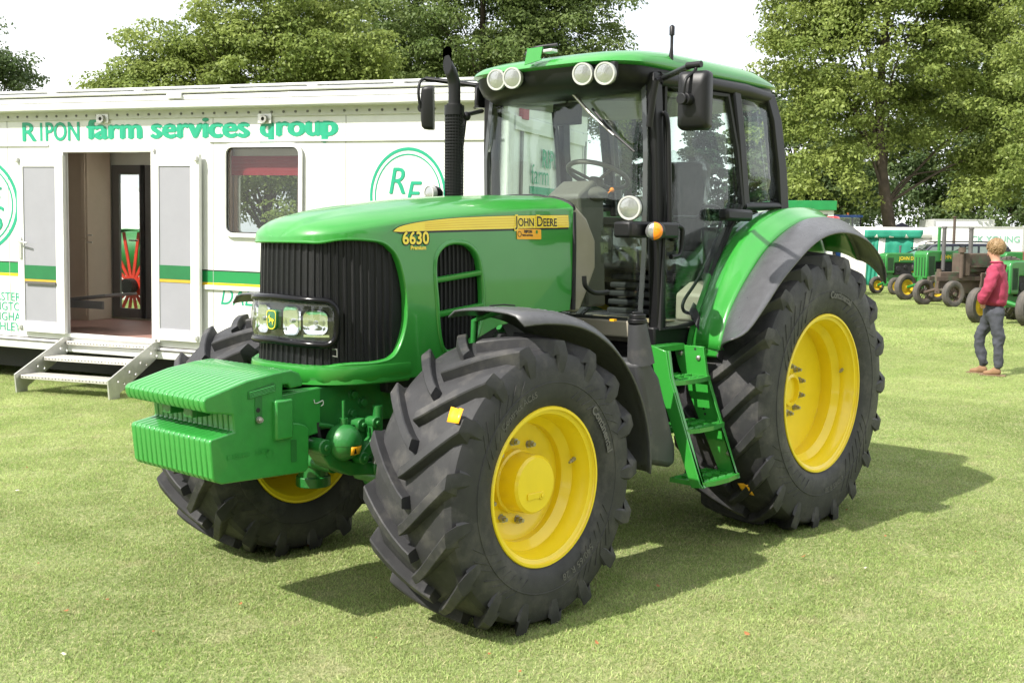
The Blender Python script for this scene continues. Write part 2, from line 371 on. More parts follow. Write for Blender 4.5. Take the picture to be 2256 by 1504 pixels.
# ---- wheels
def tyre_mb(Rr, w, rim, nl, lug, sweep, zc, lw):
    mb = MB(); hw = w/2; Rc = Rr-lug
    prof = [(rim-.02, hw*.80), (rim-.002, hw*.885), (rim+.018, hw*.925), (rim+.05, hw*.965), (rim+(Rc-rim)*.38, hw*1.0), (rim+(Rc-rim)*.62, hw*.985), (Rc-.05, hw*.955), (Rc-.022, hw*.91), (Rc-.005, hw*.80), (Rc+.004, hw*.4), (Rc+.006, 0)]
    full = prof+[(r, -y) for r, y in prof[-2::-1]]
    mb.lathe(full, (0, 0, 0), (0, 1, 0), 96)
    # two fine moulded rings on each sidewall
    for s in (1, -1):
        rr = rim+(Rc-rim)*.42; mb.lathe([(rr-.005, s*(hw*.99)), (rr-.002, s*(hw+.0022)), (rr+.002, s*(hw+.0022)), (rr+.005, s*hw*.99)], (0, 0, 0), (0, 1, 0), 96)
        # short moulded rays
        for i in range(4):
            for k in range(7):
                a = i*math.pi/2+.35+k*.105; r0, r1 = rim+.05, rim+(Rc-rim)*(.62+.05*(k % 2)); w_ = .0022
                mb.tube([(-r0*math.cos(a), s*(hw*.972), r0*math.sin(a)), (-lerp(r0, r1, .5)*math.cos(a+.10), s*(hw*.999), lerp(r0, r1, .5)*math.sin(a+.10)), (-r1*math.cos(a+.24), s*(hw*.988), r1*math.sin(a+.24))], w_, 5)
    def pos(r, th, y): return (-r*math.cos(th), y, r*math.sin(th))
    pitch = 2*math.pi/nl
    for s in (1, -1):
        for i in range(nl):
            th0 = i*pitch+(0 if s > 0 else pitch/2)
            rows = []
            ts = [0, .12, .3, .5, .7, .86, .97]
            for t in ts:
                y = s*(-.018+t*(hw*.985+.018)); th = th0+sweep*(t**1.15)
                rt = Rr-.020*t*t; rb = Rc-.012-.035*max(0, t-.8)/.2
                wt = lw*(.80+.45*t); wb = wt*1.75
                at, ab = wt/Rr/2, wb/Rr/2
                lead = .010/Rr
                rows.append([pos(rb, th-ab, y), pos(rt-.006, th-at, y), pos(rt, th-at*.75, y), pos(rt, th+at*.75+lead, y), pos(rt-.006, th+at+lead, y), pos(rb, th+ab, y)])
            th = th0+sweep*1.05; wt = lw*1.35
            for (rr, yy, k) in ((Rc-.02, hw*1.005, 1.0), (Rc-.075, hw*1.0, .85), (Rc-.12, hw*.985, .55)):
                at = wt*k/Rr/2
                rows.append([pos(rr-.012, th-at*1.35, s*yy*.965), pos(rr-.004, th-at, s*yy), pos(rr, th-at*.75, s*yy), pos(rr, th+at*.75, s*yy), pos(rr-.004, th+at, s*yy), pos(rr-.012, th+at*1.35, s*yy*.965)])
            mb.loft(rows); b = len(mb.v)-len(rows)*6
            mb.f.append(tuple(b+k for k in range(6)))
    mb.v = [(x, y, max(z, -zc-.012)) for x, y, z in mb.v]
    return mb
def wheel(c, s, Rr, w, rf, rw, nl, lug, sweep, lw, disc, hub, nb, rb, rot):
    """s = -1 near side, +1 far side; local frame at the hub, outer face along s*Y"""
    yo = rw/2
    mb = MB()
    prof = [(rf-.004, yo+.004), (rf, yo-.002), (rf-.006, yo-.012), (rf-.026, yo-.018), (rf-.034, yo-.05), (rf-.048, yo-.075), (rf-.05, yo-.11), (rf-.085, yo-.15), (rf-.088, yo-.25), (rf-.052, yo-.32), (rf-.04, -yo+.05), (rf-.026, -yo+.018), (rf-.004, -yo+.006), (rf, -yo)]
    mb.lathe([(r, s*y) for r, y in prof], (0, 0, 0), (0, 1, 0), 72)
    mb.lathe([(r-.012, s*y) for r, y in prof], (0, 0, 0), (0, 1, 0), 72)
    for y in (yo+.004, -yo): mb.lathe([(rf-.004, s*y), (rf-.016, s*y)], (0, 0, 0), (0, 1, 0), 72)
    d = yo-disc
    mb.lathe([(rf-.088, s*(d+.02)), (rf-.10, s*(d+.004)), (rf-.13, s*d), (rf*.58, s*(d-.010)), (rf*.3, s*(d-.022)), (.02, s*(d-.022)), (.02, s*(d-.034)), (rf*.6, s*(d-.034)), (rf-.12, s*(d-.014)), (rf-.088, s*(d))], (0, 0, 0), (0, 1, 0), 72)
    o = mb.build('front_wheel' if rf < .45 else 'rear_wheel', M['yellow'], T, 30); o.location = c
    t = tyre_mb(Rr, w, rf, nl, lug, sweep, c[2], lw); t = t.build('tyre', M['rubber'], o, 24)
    if hub:
        hb = MB(); h0 = d-.02; h1 = yo-hub[1]
        hb.lathe([(hub[0]*1.12, s*h0), (hub[0]*1.10, s*(h0+.03)), (hub[0]*1.02, s*(h0+.035)), (hub[0], s*(h1-.012)), (hub[0]-.012, s*h1), (hub[0]*.5, s*h1), (.001, s*h1)], (0, 0, 0), (0, 1, 0), 40)
        hb.build('hub_cap', M['yellow'], o, 30)
        pb = MB(); pb.cyl((.035, s*h1, -.055), (.035, s*(h1+.008), -.055), .020, n=14); pb.cyl((.035, s*h1, -.055), (.035, s*(h1+.014), -.055), .011, n=6); pb.box((-.02, s*(h1+.003), -.05), (.09, .008, .03)); pb.build('drain_plug', M['yellow'], o, 30, bevel=.002)
    else:
        hb = MB(); hb.lathe([(.112, s*(d-.02)), (.105, s*(d+.012)), (.085, s*(d+.016)), (.08, s*(d-.01)), (.001, s*(d-.012))], (0, 0, 0), (0, 1, 0), 32); hb.build('hub_cap', M['yellow'], o, 30)
    bm_ = None
    for k in range(nb):
        a = 2*math.pi*(k+.5)/nb+rot
        p = Vector((rb*math.cos(a), s*(d-.022), rb*math.sin(a)))
        if bm_ is None:
            q = MB(); q.cyl((0, 0, 0), (0, s*.010, 0), .022, n=16); q.cyl((0, s*.010, 0), (0, s*.032, 0), .0175, n=6); q.cyl((0, s*.03, 0), (0, s*.048, 0), .010, n=10)
            bo = q.build('wheel_bolt', M['steel'], o, 30); bm_ = bo.data
        else:
            bo = bpy.data.objects.new('wheel_bolt', bm_); COL.objects.link(bo); bo.parent = o
        bo.location = p
    hm = None
    for k in range(6):
        a = 2*math.pi*(k+.25)/6+rot; rr = rf*.80
        if hm is None:
            q = MB(); q.cyl((0, s*.0005, 0), (0, s*.002, 0), .014, n=14); ho = q.build('rim_hole', M['blackmatt'], o); hm = ho.data
        else: ho = bpy.data.objects.new('rim_hole', hm); COL.objects.link(ho); ho.parent = o
        ho.location = (rr*math.cos(a), s*d, rr*math.sin(a))
    q = MB(); a = .25; rr = rf-.055; q.cyl((rr*math.cos(a), s*(yo-.09), rr*math.sin(a)), ((rr-.035)*math.cos(a), s*(yo-.085), (rr-.035)*math.sin(a)), .011, n=10); q.cyl(((rr-.03)*math.cos(a), s*(yo-.085), (rr-.03)*math.sin(a)), ((rr-.055)*math.cos(a), s*(yo-.082), (rr-.055)*math.sin(a)), .007, n=10)
    q.build('valve', M['steel'], o, 30)
    return o, t
FW = dict(Rr=.712, w=.545, rf=.383, rw=.49, nl=17, lug=.056, sweep=.38, lw=.052, disc=.19, hub=(.141, .066), nb=10, rb=.195, rot=.1)
RW = dict(Rr=.905, w=.605, rf=.510, rw=.55, nl=19, lug=.060, sweep=.35, lw=.058, disc=.235, hub=None, nb=10, rb=.155, rot=.0)
fwn, ftn = wheel((-2.652, -.925, .669), -1, **FW); fwf, ftf = wheel((-2.652, .925, .669), 1, **FW)
rwn, rtn = wheel((0, -.953, .861), -1, **RW); rwf, rtf = wheel((0, .953, .861), 1, **RW)
fwn.rotation_euler = fwf.rotation_euler = (0, 0, 0)
# raised lettering and paper labels on the tyres
def side_text(name, s, t, body, Rt, size, a0, hwid, bold=0):
    def fn(u, v):
        th = a0+u/Rt; r = Rt+v; return Vector((-r*math.cos(th), -(hwid+.0045), r*math.sin(th)))
    return text(name, body, M['rubberlet'], t, fn, size=size, bold=bold)
M['rubberlet'] = mat('raised_rubber_letter', (.11, .106, .10), .7, var=.25, scale=20)
side_text('raised_lettering', -1, ftn, 'Continental', .445, .056, 2.30, .268, .002)
side_text('raised_lettering', -1, ftn, 'Contract AC65', .450, .042, .75, .268)
side_text('raised_lettering', -1, ftn, '540/65 R 28', .445, .05, 3.95, .268)
side_text('raised_lettering', -1, rtn, 'Continental', .61, .062, 1.55, .3025, .002)
side_text('raised_lettering', -1, rtn, '650/65 R 38', .61, .05, 4.3, .3025)
def tyre_label(t, c, px, Rl):
    d = ray(*px); o_ = CAM-Vector(c); A = d.x**2+d.z**2; B = o_.x*d.x+o_.z*d.z; C_l = o_.x**2+o_.z**2-Rl**2
    q = MB(); w2 = o_+d*((-B-math.sqrt(max(B*B-A*C_l, 0)))/A); r = math.hypot(w2.x, w2.z); th = math.atan2(w2.z, -w2.x); rows = []
    for i in range(5):
        rows.append([Vector((-(r+.006+.006*math.sin(i*2.1)*j)*math.cos(th+(j-.5)*.1), w2.y+(i-2)*.018+j*.01, (r+.006+.006*math.sin(i*2.1)*j)*math.sin(th+(j-.5)*.1))) for j in (0, .5, 1)])
    q.loft(rows); q.build('paper_label', M['decalorange'], t, solid=.001)
tyre_label(ftn, fwn.location, (1006, 916), .700)
tyre_label(rtn, rwn.location, (1646, 1076), .888)

# ---- hood: a wrap-round wall in (s, z) with grille and vent openings, and a crowned top
PLAN = [(-3.340, 0), (-3.338, .08), (-3.326, .16), (-3.300, .23), (-3.255, .29), (-3.205, .33), (-3.13, .365), (-3.0, .398), (-2.8, .412), (-2.5, .421), (-2.1, .426), (-1.8, .428), (-1.575, .428)]
pl = crom([(a, b, 0) for a, b in PLAN], 5)
pl = [(p.x, p.y) for p in pl]
cs = [0]
for a, b in zip(pl, pl[1:]): cs.append(cs[-1]+math.hypot(b[0]-a[0], b[1]-a[1]))
def plan(s):
    k = abs(s); x = np.interp(k, cs, [q[0] for q in pl]); y = np.interp(k, cs, [q[1] for q in pl]); return float(x), float(-y if s > 0 else y)
def s_of_x(x): return float(np.interp(x, [q[0] for q in pl], cs))
def hwid(x): return float(np.interp(x, [q[0] for q in pl], [q[1] for q in pl]))
ZS = [(-3.34, 1.826), (-3.25, 1.838), (-3.1, 1.862), (-2.9, 1.892), (-2.6, 1.926), (-2.2, 1.96), (-1.9, 1.985), (-1.575, 2.0)]
ZT = [(-3.34, 1.826), (-3.325, 1.862), (-3.29, 1.896), (-3.22, 1.925), (-3.1, 1.955), (-2.95, 1.983), (-2.62, 2.026), (-2.25, 2.058), (-1.9, 2.075), (-1.575, 2.082)]
def wall(s, z, off=0.):
    x, y = plan(s); x2, y2 = plan(s+.01); dx, dy = x2-x, y2-y; l = math.hypot(dx, dy) or 1
    n = (-(-dy)/l*-1, -dx/l) if False else (dy/l, -dx/l)       # outward
    lean = .018*max(0, (z-1.35)/.6)**2 - .012*max(0, (1.35-z)/.25)
    return Vector((x+n[0]*(off-lean), y+n[1]*(off-lean), z))
def near(px, py):                       # photo pixel -> (s, z) on the near wall
    x = -2.5
    for _ in range(6):
        q = P(px, py, y=-hwid(x)); x = min(max(q.x, -3.33), -1.5)
    return (s_of_x(x), q.z)
SMAX = cs[-1]
top_s = [v for v in np.concatenate([np.linspace(0, .5, 16), np.linspace(.56, SMAX, 24)])]
outline = [(s, interp(plan(s)[0], ZS)) for s in top_s]
rear = [(SMAX+.0, 1.9), (SMAX+.0, 1.7), (SMAX-.005, 1.5), (SMAX-.02, 1.42)]
bot = [(s_of_x(-1.9), 1.40), (s_of_x(-2.2), 1.36), (s_of_x(-2.45), 1.27), (s_of_x(-2.65), 1.165), (s_of_x(-2.8), 1.135), (s_of_x(-3.0), 1.128), (.45, 1.125), (.35, 1.124), (.25, 1.124), (.15, 1.124), (.0, 1.124)]
half = outline+rear+bot
loop = half+[(-s, z) for s, z in half[::-1] if s > 1e-6]
gh = [(0, 1.800), (.10, 1.800), (.2, 1.799), (.28, 1.798)]
gpx = [(760, 529), (829, 532), (858, 543), (880, 572), (893, 627), (897, 693), (887, 747), (866, 784), (829, 797), (760, 801)]
gh += [near(*q) for q in gpx]
gh += [(.30, 1.212), (.2, 1.212), (.1, 1.212), (0, 1.212)]
gl = [(q.x, q.y) for q in crom([(a, b, 0) for a, b in gh], 4)]
gloop = gl+[(-s, z) for s, z in gl[::-1] if s > 1e-6]
vout = crom([(*near(*q), 0) for q in [(962, 600), (966, 565), (985, 542), (1012, 537), (1038, 545), (1056, 575), (1063, 640), (1061, 690), (1050, 735), (1030, 758), (995, 772), (977, 765), (969, 720), (966, 660)]], 4, True)
vloop = [(q.x, q.y) for q in vout]; vc = (sum(q[0] for q in vloop)/len(vloop), sum(q[1] for q in vloop)/len(vloop))
hood = MB(); hood.panel(loop, [gloop, vloop, [(-a, b) for a, b in vloop]], wall, .045)
rows = []
for s in top_s:
    x, y = plan(s); hw = abs(wall(s, interp(x, ZS)).y); zs, zt = interp(x, ZS), interp(x, ZT); row = []
    xx = wall(s, zs).x
    for j in range(-12, 13):
        k = math.sin(j/12*math.pi/2); row.append((xx, hw*k, zs+(zt-zs)*max(0, 1-abs(k)**2.6)**.62-(.006*math.exp(-((abs(k)-.5)/.05)**2))))
    rows.append(row)
hood.loft(rows)
hood_o = hood.build('hood', M['green'], T, 180, weld=.0015)
hm_ = hood_o.data; pn = []
pxy = np.array([plan(s)[:2] for s in np.linspace(-SMAX, SMAX, 1601)]); pdir = np.gradient(pxy, axis=0)
for v in hm_.vertices:
    n = v.normal.copy()
    if v.co.z < interp(v.co.x, ZS)-.002:
        i = int(np.argmin((pxy[:, 0]-v.co.x)**2+(pxy[:, 1]-v.co.y)**2)); d = pdir[i]/np.hypot(*pdir[i]); z = v.co.z
        n = Vector((d[1], -d[0], .1*(z-1.35) if z > 1.35 else .048)).normalized()
    pn.append(n)
hm_.normals_split_custom_set_from_vertices(pn)
def rim_loop(loop, sects, name, m, par):
    q = MB(); n = len(loop); rw = []
    ar = sum(loop[i-1][0]*loop[i][1]-loop[i][0]*loop[i-1][1] for i in range(n))
    for i in range(n):
        ta = Vector((loop[(i+1) % n][0]-loop[i-1][0], loop[(i+1) % n][1]-loop[i-1][1])); ta.normalize(); nn = Vector((ta.y, -ta.x))*(1 if ar > 0 else -1)
        rw.append([wall(loop[i][0]+nn.x*e, loop[i][1]+nn.y*e, of) for e, of in sects])
    q.loft(rw+[rw[0]]); return q.build(name, m, par, 60, weld=.0003)
rim_loop(gloop, ((.010, .0008), (.004, .003), (.0, .001), (-.003, -.006), (-.003, -.045)), 'grille_surround', M['green'], T)
q = MB(); q.tube([wall(SMAX, z, -.004)+Vector((.012, 0, 0)) for z in (1.42, 1.6, 1.8, 1.97)]+[Vector(r)+Vector((.012, 0, -.004)) for r in rows[-1][::-1]][1:-1]+[wall(-SMAX, z, -.004)+Vector((.012, 0, 0)) for z in (1.97, 1.8, 1.6, 1.42)], .014, 8); q.build('hood_seal', M['blackmatt'], T, 60)
# hidden inner mouldings behind the openings: ribbed black screens
def ribbed(s0, s1, z0f, z1f, step, dep, off, nz=10):
    mb = MB(); ss = []; n = int((s1-s0)/step)
    for i in range(n):
        b = s0+i*step
        ss += [(b, 0), (b+step*.16, dep), (b+step*.36, dep), (b+step*.52, 0)]
    ss.append((s1, 0)); rows = []
    for s, d in ss: rows.append([wall(s, lerp(z0f(s), z1f(s), k/nz), off+d) for k in range(nz+1)])
    mb.loft(rows); return mb
gs = s_of_x(-2.85)
ribbed(-gs, gs, lambda s: 1.19, lambda s: 1.815, .044, .008, -.036).build('grille', M['mesh'], T, 0)
vs0, vs1 = min(q[0] for q in vloop)-.01, max(q[0] for q in vloop)+.01; vz0, vz1 = min(q[1] for q in vloop)-.01, max(q[1] for q in vloop)+.01
for sg in (1, -1):
    rb_ = ribbed(*( (vs0, vs1) if sg > 0 else (-vs1, -vs0)), lambda s: vz0, lambda s: vz1, .030, .010, -.036)
    vg = rb_.build('side_grille', M['mesh'], T, 0)
    fr = MB(); rws = []
    for a, b in vloop:
        da, db = a-vc[0], b-vc[1]; l = math.hypot(da, db); da, db = da/l, db/l
        rws.append([wall(sg*(a+da*e), b+db*e, of) for e, of in ((.022, .001), (.016, .009), (.004, .011), (-.004, .004), (-.004, -.03))])
    fr.loft(rws+[rws[0]]); fo = fr.build('vent_frame', M['green'], T, 60, weld=.0005)
    for y0, dzz in ((1.615, .0), (1.44, .0)):
        def sx(z, lo):   # s extent of the opening at height z
            c = [q[0] for q in vloop if abs(q[1]-z) < .05]; return min(c) if lo else max(c)
        pr_ = MB(); za, zb = y0, y0+.035
        rows = []
        for k in range(7):
            s = lerp(sx(y0, True)-.006, sx(y0, False)+.006, k/6); zz = lerp(za, zb, k/6)
            rows.append([wall(sg*s, zz-.016, -.03), wall(sg*s, zz-.016, .002), wall(sg*s, zz-.010, .008), wall(sg*s, zz+.008, .008), wall(sg*s, zz+.012, .002), wall(sg*s, zz+.012, -.03)])
        pr_.loft(rows, wrap=True).build('vent_bar', M['green'], fo, 50)
# lower lip: soft ledge under the grille
lip = MB(); rows = []
for s in np.linspace(-gs-.02, gs+.02, 60):
    rows.append([wall(s, 1.206, -.03), wall(s, 1.214, -.004), wall(s, 1.212, .007), wall(s, 1.19, .010), wall(s, 1.13, -.004), wall(s, 1.118, -.02)])
lip.loft(rows).build('nose_lip', M['green'], T, 50)
# radiator block and engine mass behind the screens
q = MB(); q.box2((-3.20, -.27, 1.15), (-2.95, .27, 1.78)); q.box2((-2.9, -.33, 1.05), (-1.65, .33, 1.80)); q.build('engine_block', M['blackmatt'], T, 0, bevel=.02)
# little latch loop on the grille and hood hole plug
l0 = near(726, 775); q = MB(); q.tube([wall(l0[0]-.02, l0[1]+.016, -.02), wall(l0[0], l0[1]+.018, .012), wall(l0[0], l0[1]-.018, .012), wall(l0[0]-.02, l0[1]-.016, -.02)], .0035, 8).build('grille_latch', M['steel'], T)

# ---- headlight unit
HZ0, HZ1 = 1.335, 1.525; HS = .350
def hbulge(z): t = (z-HZ0)/(HZ1-HZ0); return .0+.012*max(0, math.sin(math.pi*min(max(t, 0), 1)))
def ringpath(e, off):
    o = rrect(-HS-e, HS+e, HZ0-e, HZ1+e, .05+e, 5); n = []
    for (a, b), (c, d) in zip(o, o[1:]+o[:1]):
        m = max(1, int(abs(c-a)/.04))
        for k in range(m): n.append((lerp(a, c, k/m), lerp(b, d, k/m)))
    return [wall(a, b-.012*(abs(a)/HS), off) for a, b in n]
bz = MB(); bz.loft([ringpath(e, f) for e, f in ((.026, -.03), (.028, .002), (.022, .012), (.010, .016), (.0, .012), (-.004, .002))], wrap=True); bz.build('headlight_bezel', M['blackgloss'], T, 50)
hl = MB(); rows = []
for s in np.linspace(-HS, HS, 40):
    rows.append([wall(s, lerp(HZ0, HZ1, k/8)-.012*(abs(s)/HS), -.018) for k in range(9)])
hl.loft(rows); hback = hl.build('headlight_housing', mat('headlight_housing', (.02, .02, .02), .18, var=.05), T, 60)
def reflector(sc, zc, hs_, hz_, deep):
    mb = MB(); rows = []
    for e, d in ((1.0, -.012), (.93, -.003), (.80, -.012), (.55, -.014), (.28, -.0165), (.05, -.0165)):
        rows.append([wall(sc+a*e, zc+b*e, d) for a, b in rrect(-hs_, hs_, -hz_, hz_, min(hs_, hz_)*.62, 5)])
    mb.loft(rows, wrap=True); r = mb.build('lamp_reflector', M['chrome'], hback, 40)
    b = MB(); b.cyl(wall(sc, zc, -.016), wall(sc, zc, -.002), .012, .009, n=12); b.build('bulb', M['clear'], hback, 40)
for sg in (1, -1):
    reflector(sg*.115, 1.425, .058, .075, 0); reflector(sg*.255, 1.42, .068, .062, 0)
    q = MB()
    rows = [[wall(sg*(s), z, -.010) for s in np.linspace(.19, .325, 6)] for z in (1.35, 1.362)]
    q.loft(rows).build('reflector_strip', M['chrome'], hback, 0)
ln = MB(); rows = []
for s in np.linspace(-HS, HS, 40): rows.append([wall(s, lerp(HZ0, HZ1, k/10)-.012*(abs(s)/HS), hbulge(lerp(HZ0, HZ1, k/10))) for k in range(11)])
ln.loft(rows).build('headlight_lens', M['lens'], T, 60, solid=.003)
# badge: green shield with a yellow leaping deer
bd = MB(); bo = crom([(-.036, .044, 0), (0, .050, 0), (.036, .044, 0), (.038, 0, 0), (.030, -.038, 0), (0, -.050, 0), (-.030, -.038, 0), (-.038, 0, 0)], 5, True)
def badge(e, o): return [wall(q.x*e, 1.425+q.y*e, o) for q in bo]
bd.loft([badge(1.0, -.01), badge(1.0, .019), badge(.93, .022)], wrap=True); bd.f.append(tuple(range(len(bd.v)-len(bo), len(bd.v)))); bdo = bd.build('badge', mat('badge_green', (.01, .10, .025), .25, coat=.5), T, 40)
b2 = MB(); b2.loft([badge(.92, .0232), badge(.84, .0232)], wrap=True); b2.build('badge_ring', M['decalyellow'], bdo)
deer = [(-.026, .004), (-.018, .012), (-.008, .012), (.006, .016), (.012, .024), (.010, .032), (.014, .030), (.017, .024), (.024, .018), (.018, .016), (.012, .008), (.010, .000), (.018, -.008), (.012, -.009), (.006, -.002), (-.006, -.001), (-.012, -.006), (-.010, -.014), (-.018, -.022), (-.014, -.013), (-.018, -.006), (-.022, .001)]
b3 = MB(); b3.panel([(a*.95, b*.95) for a, b in deer], [], lambda a, b: wall(-a, 1.42+b, .025), inner=False); b3.build('badge_deer', M['decalyellow'], bdo)

# ---- decals on the hood sides
def side(x, z, off, sg): v = wall(sg*s_of_x(x), z, off); return v
for sg in (1, -1):
    up = [near(*q) for q in [(869, 510), (885, 499), (930, 489), (1000, 481), (1080, 477), (1160, 475), (1257, 474)]]
    dn = [near(*q) for q in [(1258, 501), (1160, 503), (1080, 505), (1000, 507), (930, 509), (885, 511)]]
    up = [(q.x, q.y) for q in crom([(*a, 0) for a in up], 4)]
    bk = MB(); sh_ = [(a-(.004 if a < 1 else -.0), b+.002) for a, b in up]+[(a+.002, b-.010) for a, b in dn]
    bk.panel(sh_, [], lambda a, b: wall(sg*a, b, .0022), .06).build('stripe_outline', M['decalblack'], T, 0)
    st = MB(); st.panel(up+dn, [], lambda a, b: wall(sg*a, b, .0040), .06); sto = st.build('stripe', M['decalyellow'], T, 0)
    lnm = mat('stripe_fine_line', (.72, .42, .01), .3)
    for k in range(1, 5):
        q = MB(); rows = []
        for a in np.linspace(s_of_x(-2.72), SMAX-.01, 18):
            zt_ = np.interp(a, [u[0] for u in up], [u[1] for u in up]); zb_ = np.interp(a, [u[0] for u in dn[::-1]], [u[1] for u in dn[::-1]])
            z = lerp(zb_, zt_, k/5); rows.append([wall(sg*a, z-.0012, .0052), wall(sg*a, z+.0012, .0052)])
        q.loft(rows).build('stripe_line', lnm, sto, 0)
def wtext(name, body, m, x, z, size, off=.006, tilt=0, sg=1, **k):
    s0 = s_of_x(x)
    if sg > 0: fn = lambda u, v: wall(s0+u, z+v+u*tilt, off)
    else: fn = lambda u, v: wall(-(s0-u), z+v-u*tilt, off)
    return text(name, body, m, T, fn, size=size, **k)
a0 = near(1140, 497); xa = plan(a0[0])[0]
wtext('lettering', 'John Deere', M['decalyellow'], xa-.004, a0[1]-.003, .078, .0062, .012, bold=.009, smallcaps=.8, sx=.92)
wtext('lettering', 'John Deere', M['decalblack'], xa-.004, a0[1]-.003, .078, .0075, .012, bold=.0012, smallcaps=.8, sx=.92)
wtext('lettering', 'John Deere', M['decalblack'], xa+.36, a0[1]-.003, .078, .0075, .012, sg=-1, bold=.0012, smallcaps=.8, sx=.92)
a0 = near(888, 538); xa = plan(a0[0])[0]
wtext('model_number', '6630', M['decalblack'], xa+.003, a0[1]-.002, .086, .004, .01, bold=.0055, spacing=1.02)
wtext('model_number', '6630', M['decalyellow'], xa, a0[1]+.001, .086, .0055, .01, bold=.0022, spacing=1.02)
a0 = near(906, 550); xa = plan(a0[0])[0]
wtext('model_lettering', 'Premium', M['decalyellow'], xa, a0[1], .028, .004, .01, bold=.001)
q = MB(); c0, c1 = near(1141, 527), near(1195, 505)
q.panel(rrect(c0[0], c1[0], c0[1], c1[1], .006), [], lambda a, b: wall(a, b, .004), .05); stk = q.build('dealer_sticker', M['decalorange'], T)
t_ = text('sticker_lettering', 'RIPON', M['decalblack'], stk, lambda u, v: wall(c0[0]+.06+u, c0[1]+.035+v, .0055), size=.022, bold=.0012)
t_ = text('sticker_lettering', 'farm services', M['decalblack'], stk, lambda u, v: wall(c0[0]+.045+u, c0[1]+.018+v, .0055), size=.016, bold=.0008)
q = MB(); q.panel(circle2(c0[0]+.022, (c0[1]+c1[1])/2, .016), [circle2(c0[0]+.022, (c0[1]+c1[1])/2, .0125)], lambda a, b: wall(a, b, .0055), inner=False); q.build('sticker_ring', M['decalblack'], stk)
q = MB(); q.panel(rrect(c1[0]-.045, c1[0]-.03, c0[1]+.032, c0[1]+.05, .003), [], lambda a, b: wall(a, b, .0055), inner=False); q.build('sticker_badge', M['green'], stk)

# ---- front frame, weight carrier, weights
for sg in (-1, 1):
    y = sg*.27
    q = MB(); q.prism([(-3.50, .98), (-3.50, 1.112), (-2.1, 1.112), (-2.1, .92), (-3.30, .905)], y, y-sg*.045); fr = q.build('front_frame', M['greendark'], T, 30, bevel=.006)
    q = MB(); q.prism([(-3.60, .88), (-3.60, 1.10), (-3.30, 1.118), (-3.30, .90), (-3.46, .88)], y+sg*.002, y+sg*.032); q.build('carrier_bracket', M['greencast'], T, 30, bevel=.006)
    for bx_, bz_ in ((-3.08, 1.06), (-3.02, 1.015), (-3.085, .965)):
        q = MB(); q.cyl((bx_, y+sg*.0, bz_), (bx_, y+sg*.006, bz_), .026, n=18); q.cyl((bx_, y+sg*.006, bz_), (bx_, y+sg*.024, bz_), .021, n=6); q.build('frame_bolt', M['greendark'], T, 30, bevel=.002)
    for bx_, bz_ in ((-2.72, 1.03), (-2.6, 1.03)):
        q = MB(); q.cyl((bx_, y+sg*.001, bz_), (bx_, y+sg*.003, bz_), .018, n=16); q.build('frame_hole', M['blackmatt'], T)
q = MB(); q.box2((-3.60, -.36, .905), (-3.50, .36, 1.09)); q.build('weight_carrier', M['greencast'], T, 30, bevel=.01)
NW = 16; WY = .335; th_w = 2*WY/NW
yn = -WY
def wp(u, v): q = P(u, v, y=yn); return (q.x, q.z)
wprof = [wp(*q) for q in [(450, 898), (448, 884), (455, 876), (545, 838), (606, 821), (642, 814), (660, 822), (668, 838), (667, 850), (641, 856), (636, 846), (624, 847), (622, 931), (660, 932), (674, 936), (682, 945), (681, 1030), (674, 1040), (490, 1067), (476, 1063), (470, 1055), (462, 975), (466, 968), (516, 951), (513, 914), (456, 910)]]
wm = None
for i in range(NW):
    y0 = yn+i*th_w
    if wm is None:
        q = MB(); q.prism(wprof, .001, th_w-.001); wo = q.build('ballast_weight', M['greencast'], T, 30, bevel=.0075, seg=3); wm = wo.data
    else:
        wo = bpy.data.objects.new('ballast_weight', wm); COL.objects.link(wo); wo.parent = T
        m = wo.modifiers.new('bevel', 'BEVEL'); m.width = .0075; m.segments = 3; m.limit_method = 'ANGLE'; m.angle_limit = R_(38)
    wo.location = (0, y0, 0)
    if i == 0: near_w = wo
# near weight's cast details: handle slot, bolt slot, ledge, cast letters
def wface(u, v, e): q = P(u, v, y=yn); return Vector((q.x, e, q.z))
s0, s1 = wp(546, 880), wp(606, 848)
q = MB(); pts = [(s0[0], s0[1]), (s0[0], s0[1]+.035), (s1[0]-.01, s1[1]+.012), (s1[0], s1[1]), (s1[0], s1[1]-.028)]
q.prism(pts, -.0025, -.001); q.build('handle_recess', M['greendark'], near_w)
rows = []
q = MB()
for k in range(5):
    t = k/4; q.tube([(lerp(s0[0], s1[0], .04), -.004, s0[1]+.006+t*.024), (lerp(s0[0], s1[0], .96), -.004, s1[1]-.026+t*.024)], .0028, 6)
q.build('handle_ribs', M['greencast'], near_w)
a_, b_ = wp(562, 935), wp(577, 872)
q = MB(); q.prism(rrect(a_[0], b_[0], a_[1], b_[1], .008), -.0022, -.0005); q.build('bolt_recess', M['greendark'], near_w)
c_ = wp(568, 903); q = MB(); q.cyl((c_[0], -.004, c_[1]), (c_[0], -.001, c_[1]), .011, n=14); q.build('bolt_hole', M['blackmatt'], near_w)
c_ = wp(569, 924); q = MB(); q.cyl((c_[0], -.012, c_[1]), (c_[0], -.001, c_[1]), .015, n=14); q.cyl((c_[0], -.026, c_[1]), (c_[0], -.010, c_[1]), .012, n=6); q.cyl((c_[0], -.032, c_[1]), (c_[0], -.02, c_[1]), .006, n=10); q.build('weight_bolt', M['steel'], near_w, 30)
a_, b_ = wp(641, 1018), wp(653, 967)
q = MB(); q.prism(rrect(a_[0], b_[0], a_[1], b_[1], .006), -.0022, -.0005); q.build('side_recess', M['greendark'], near_w)
c_ = wp(500, 1014)
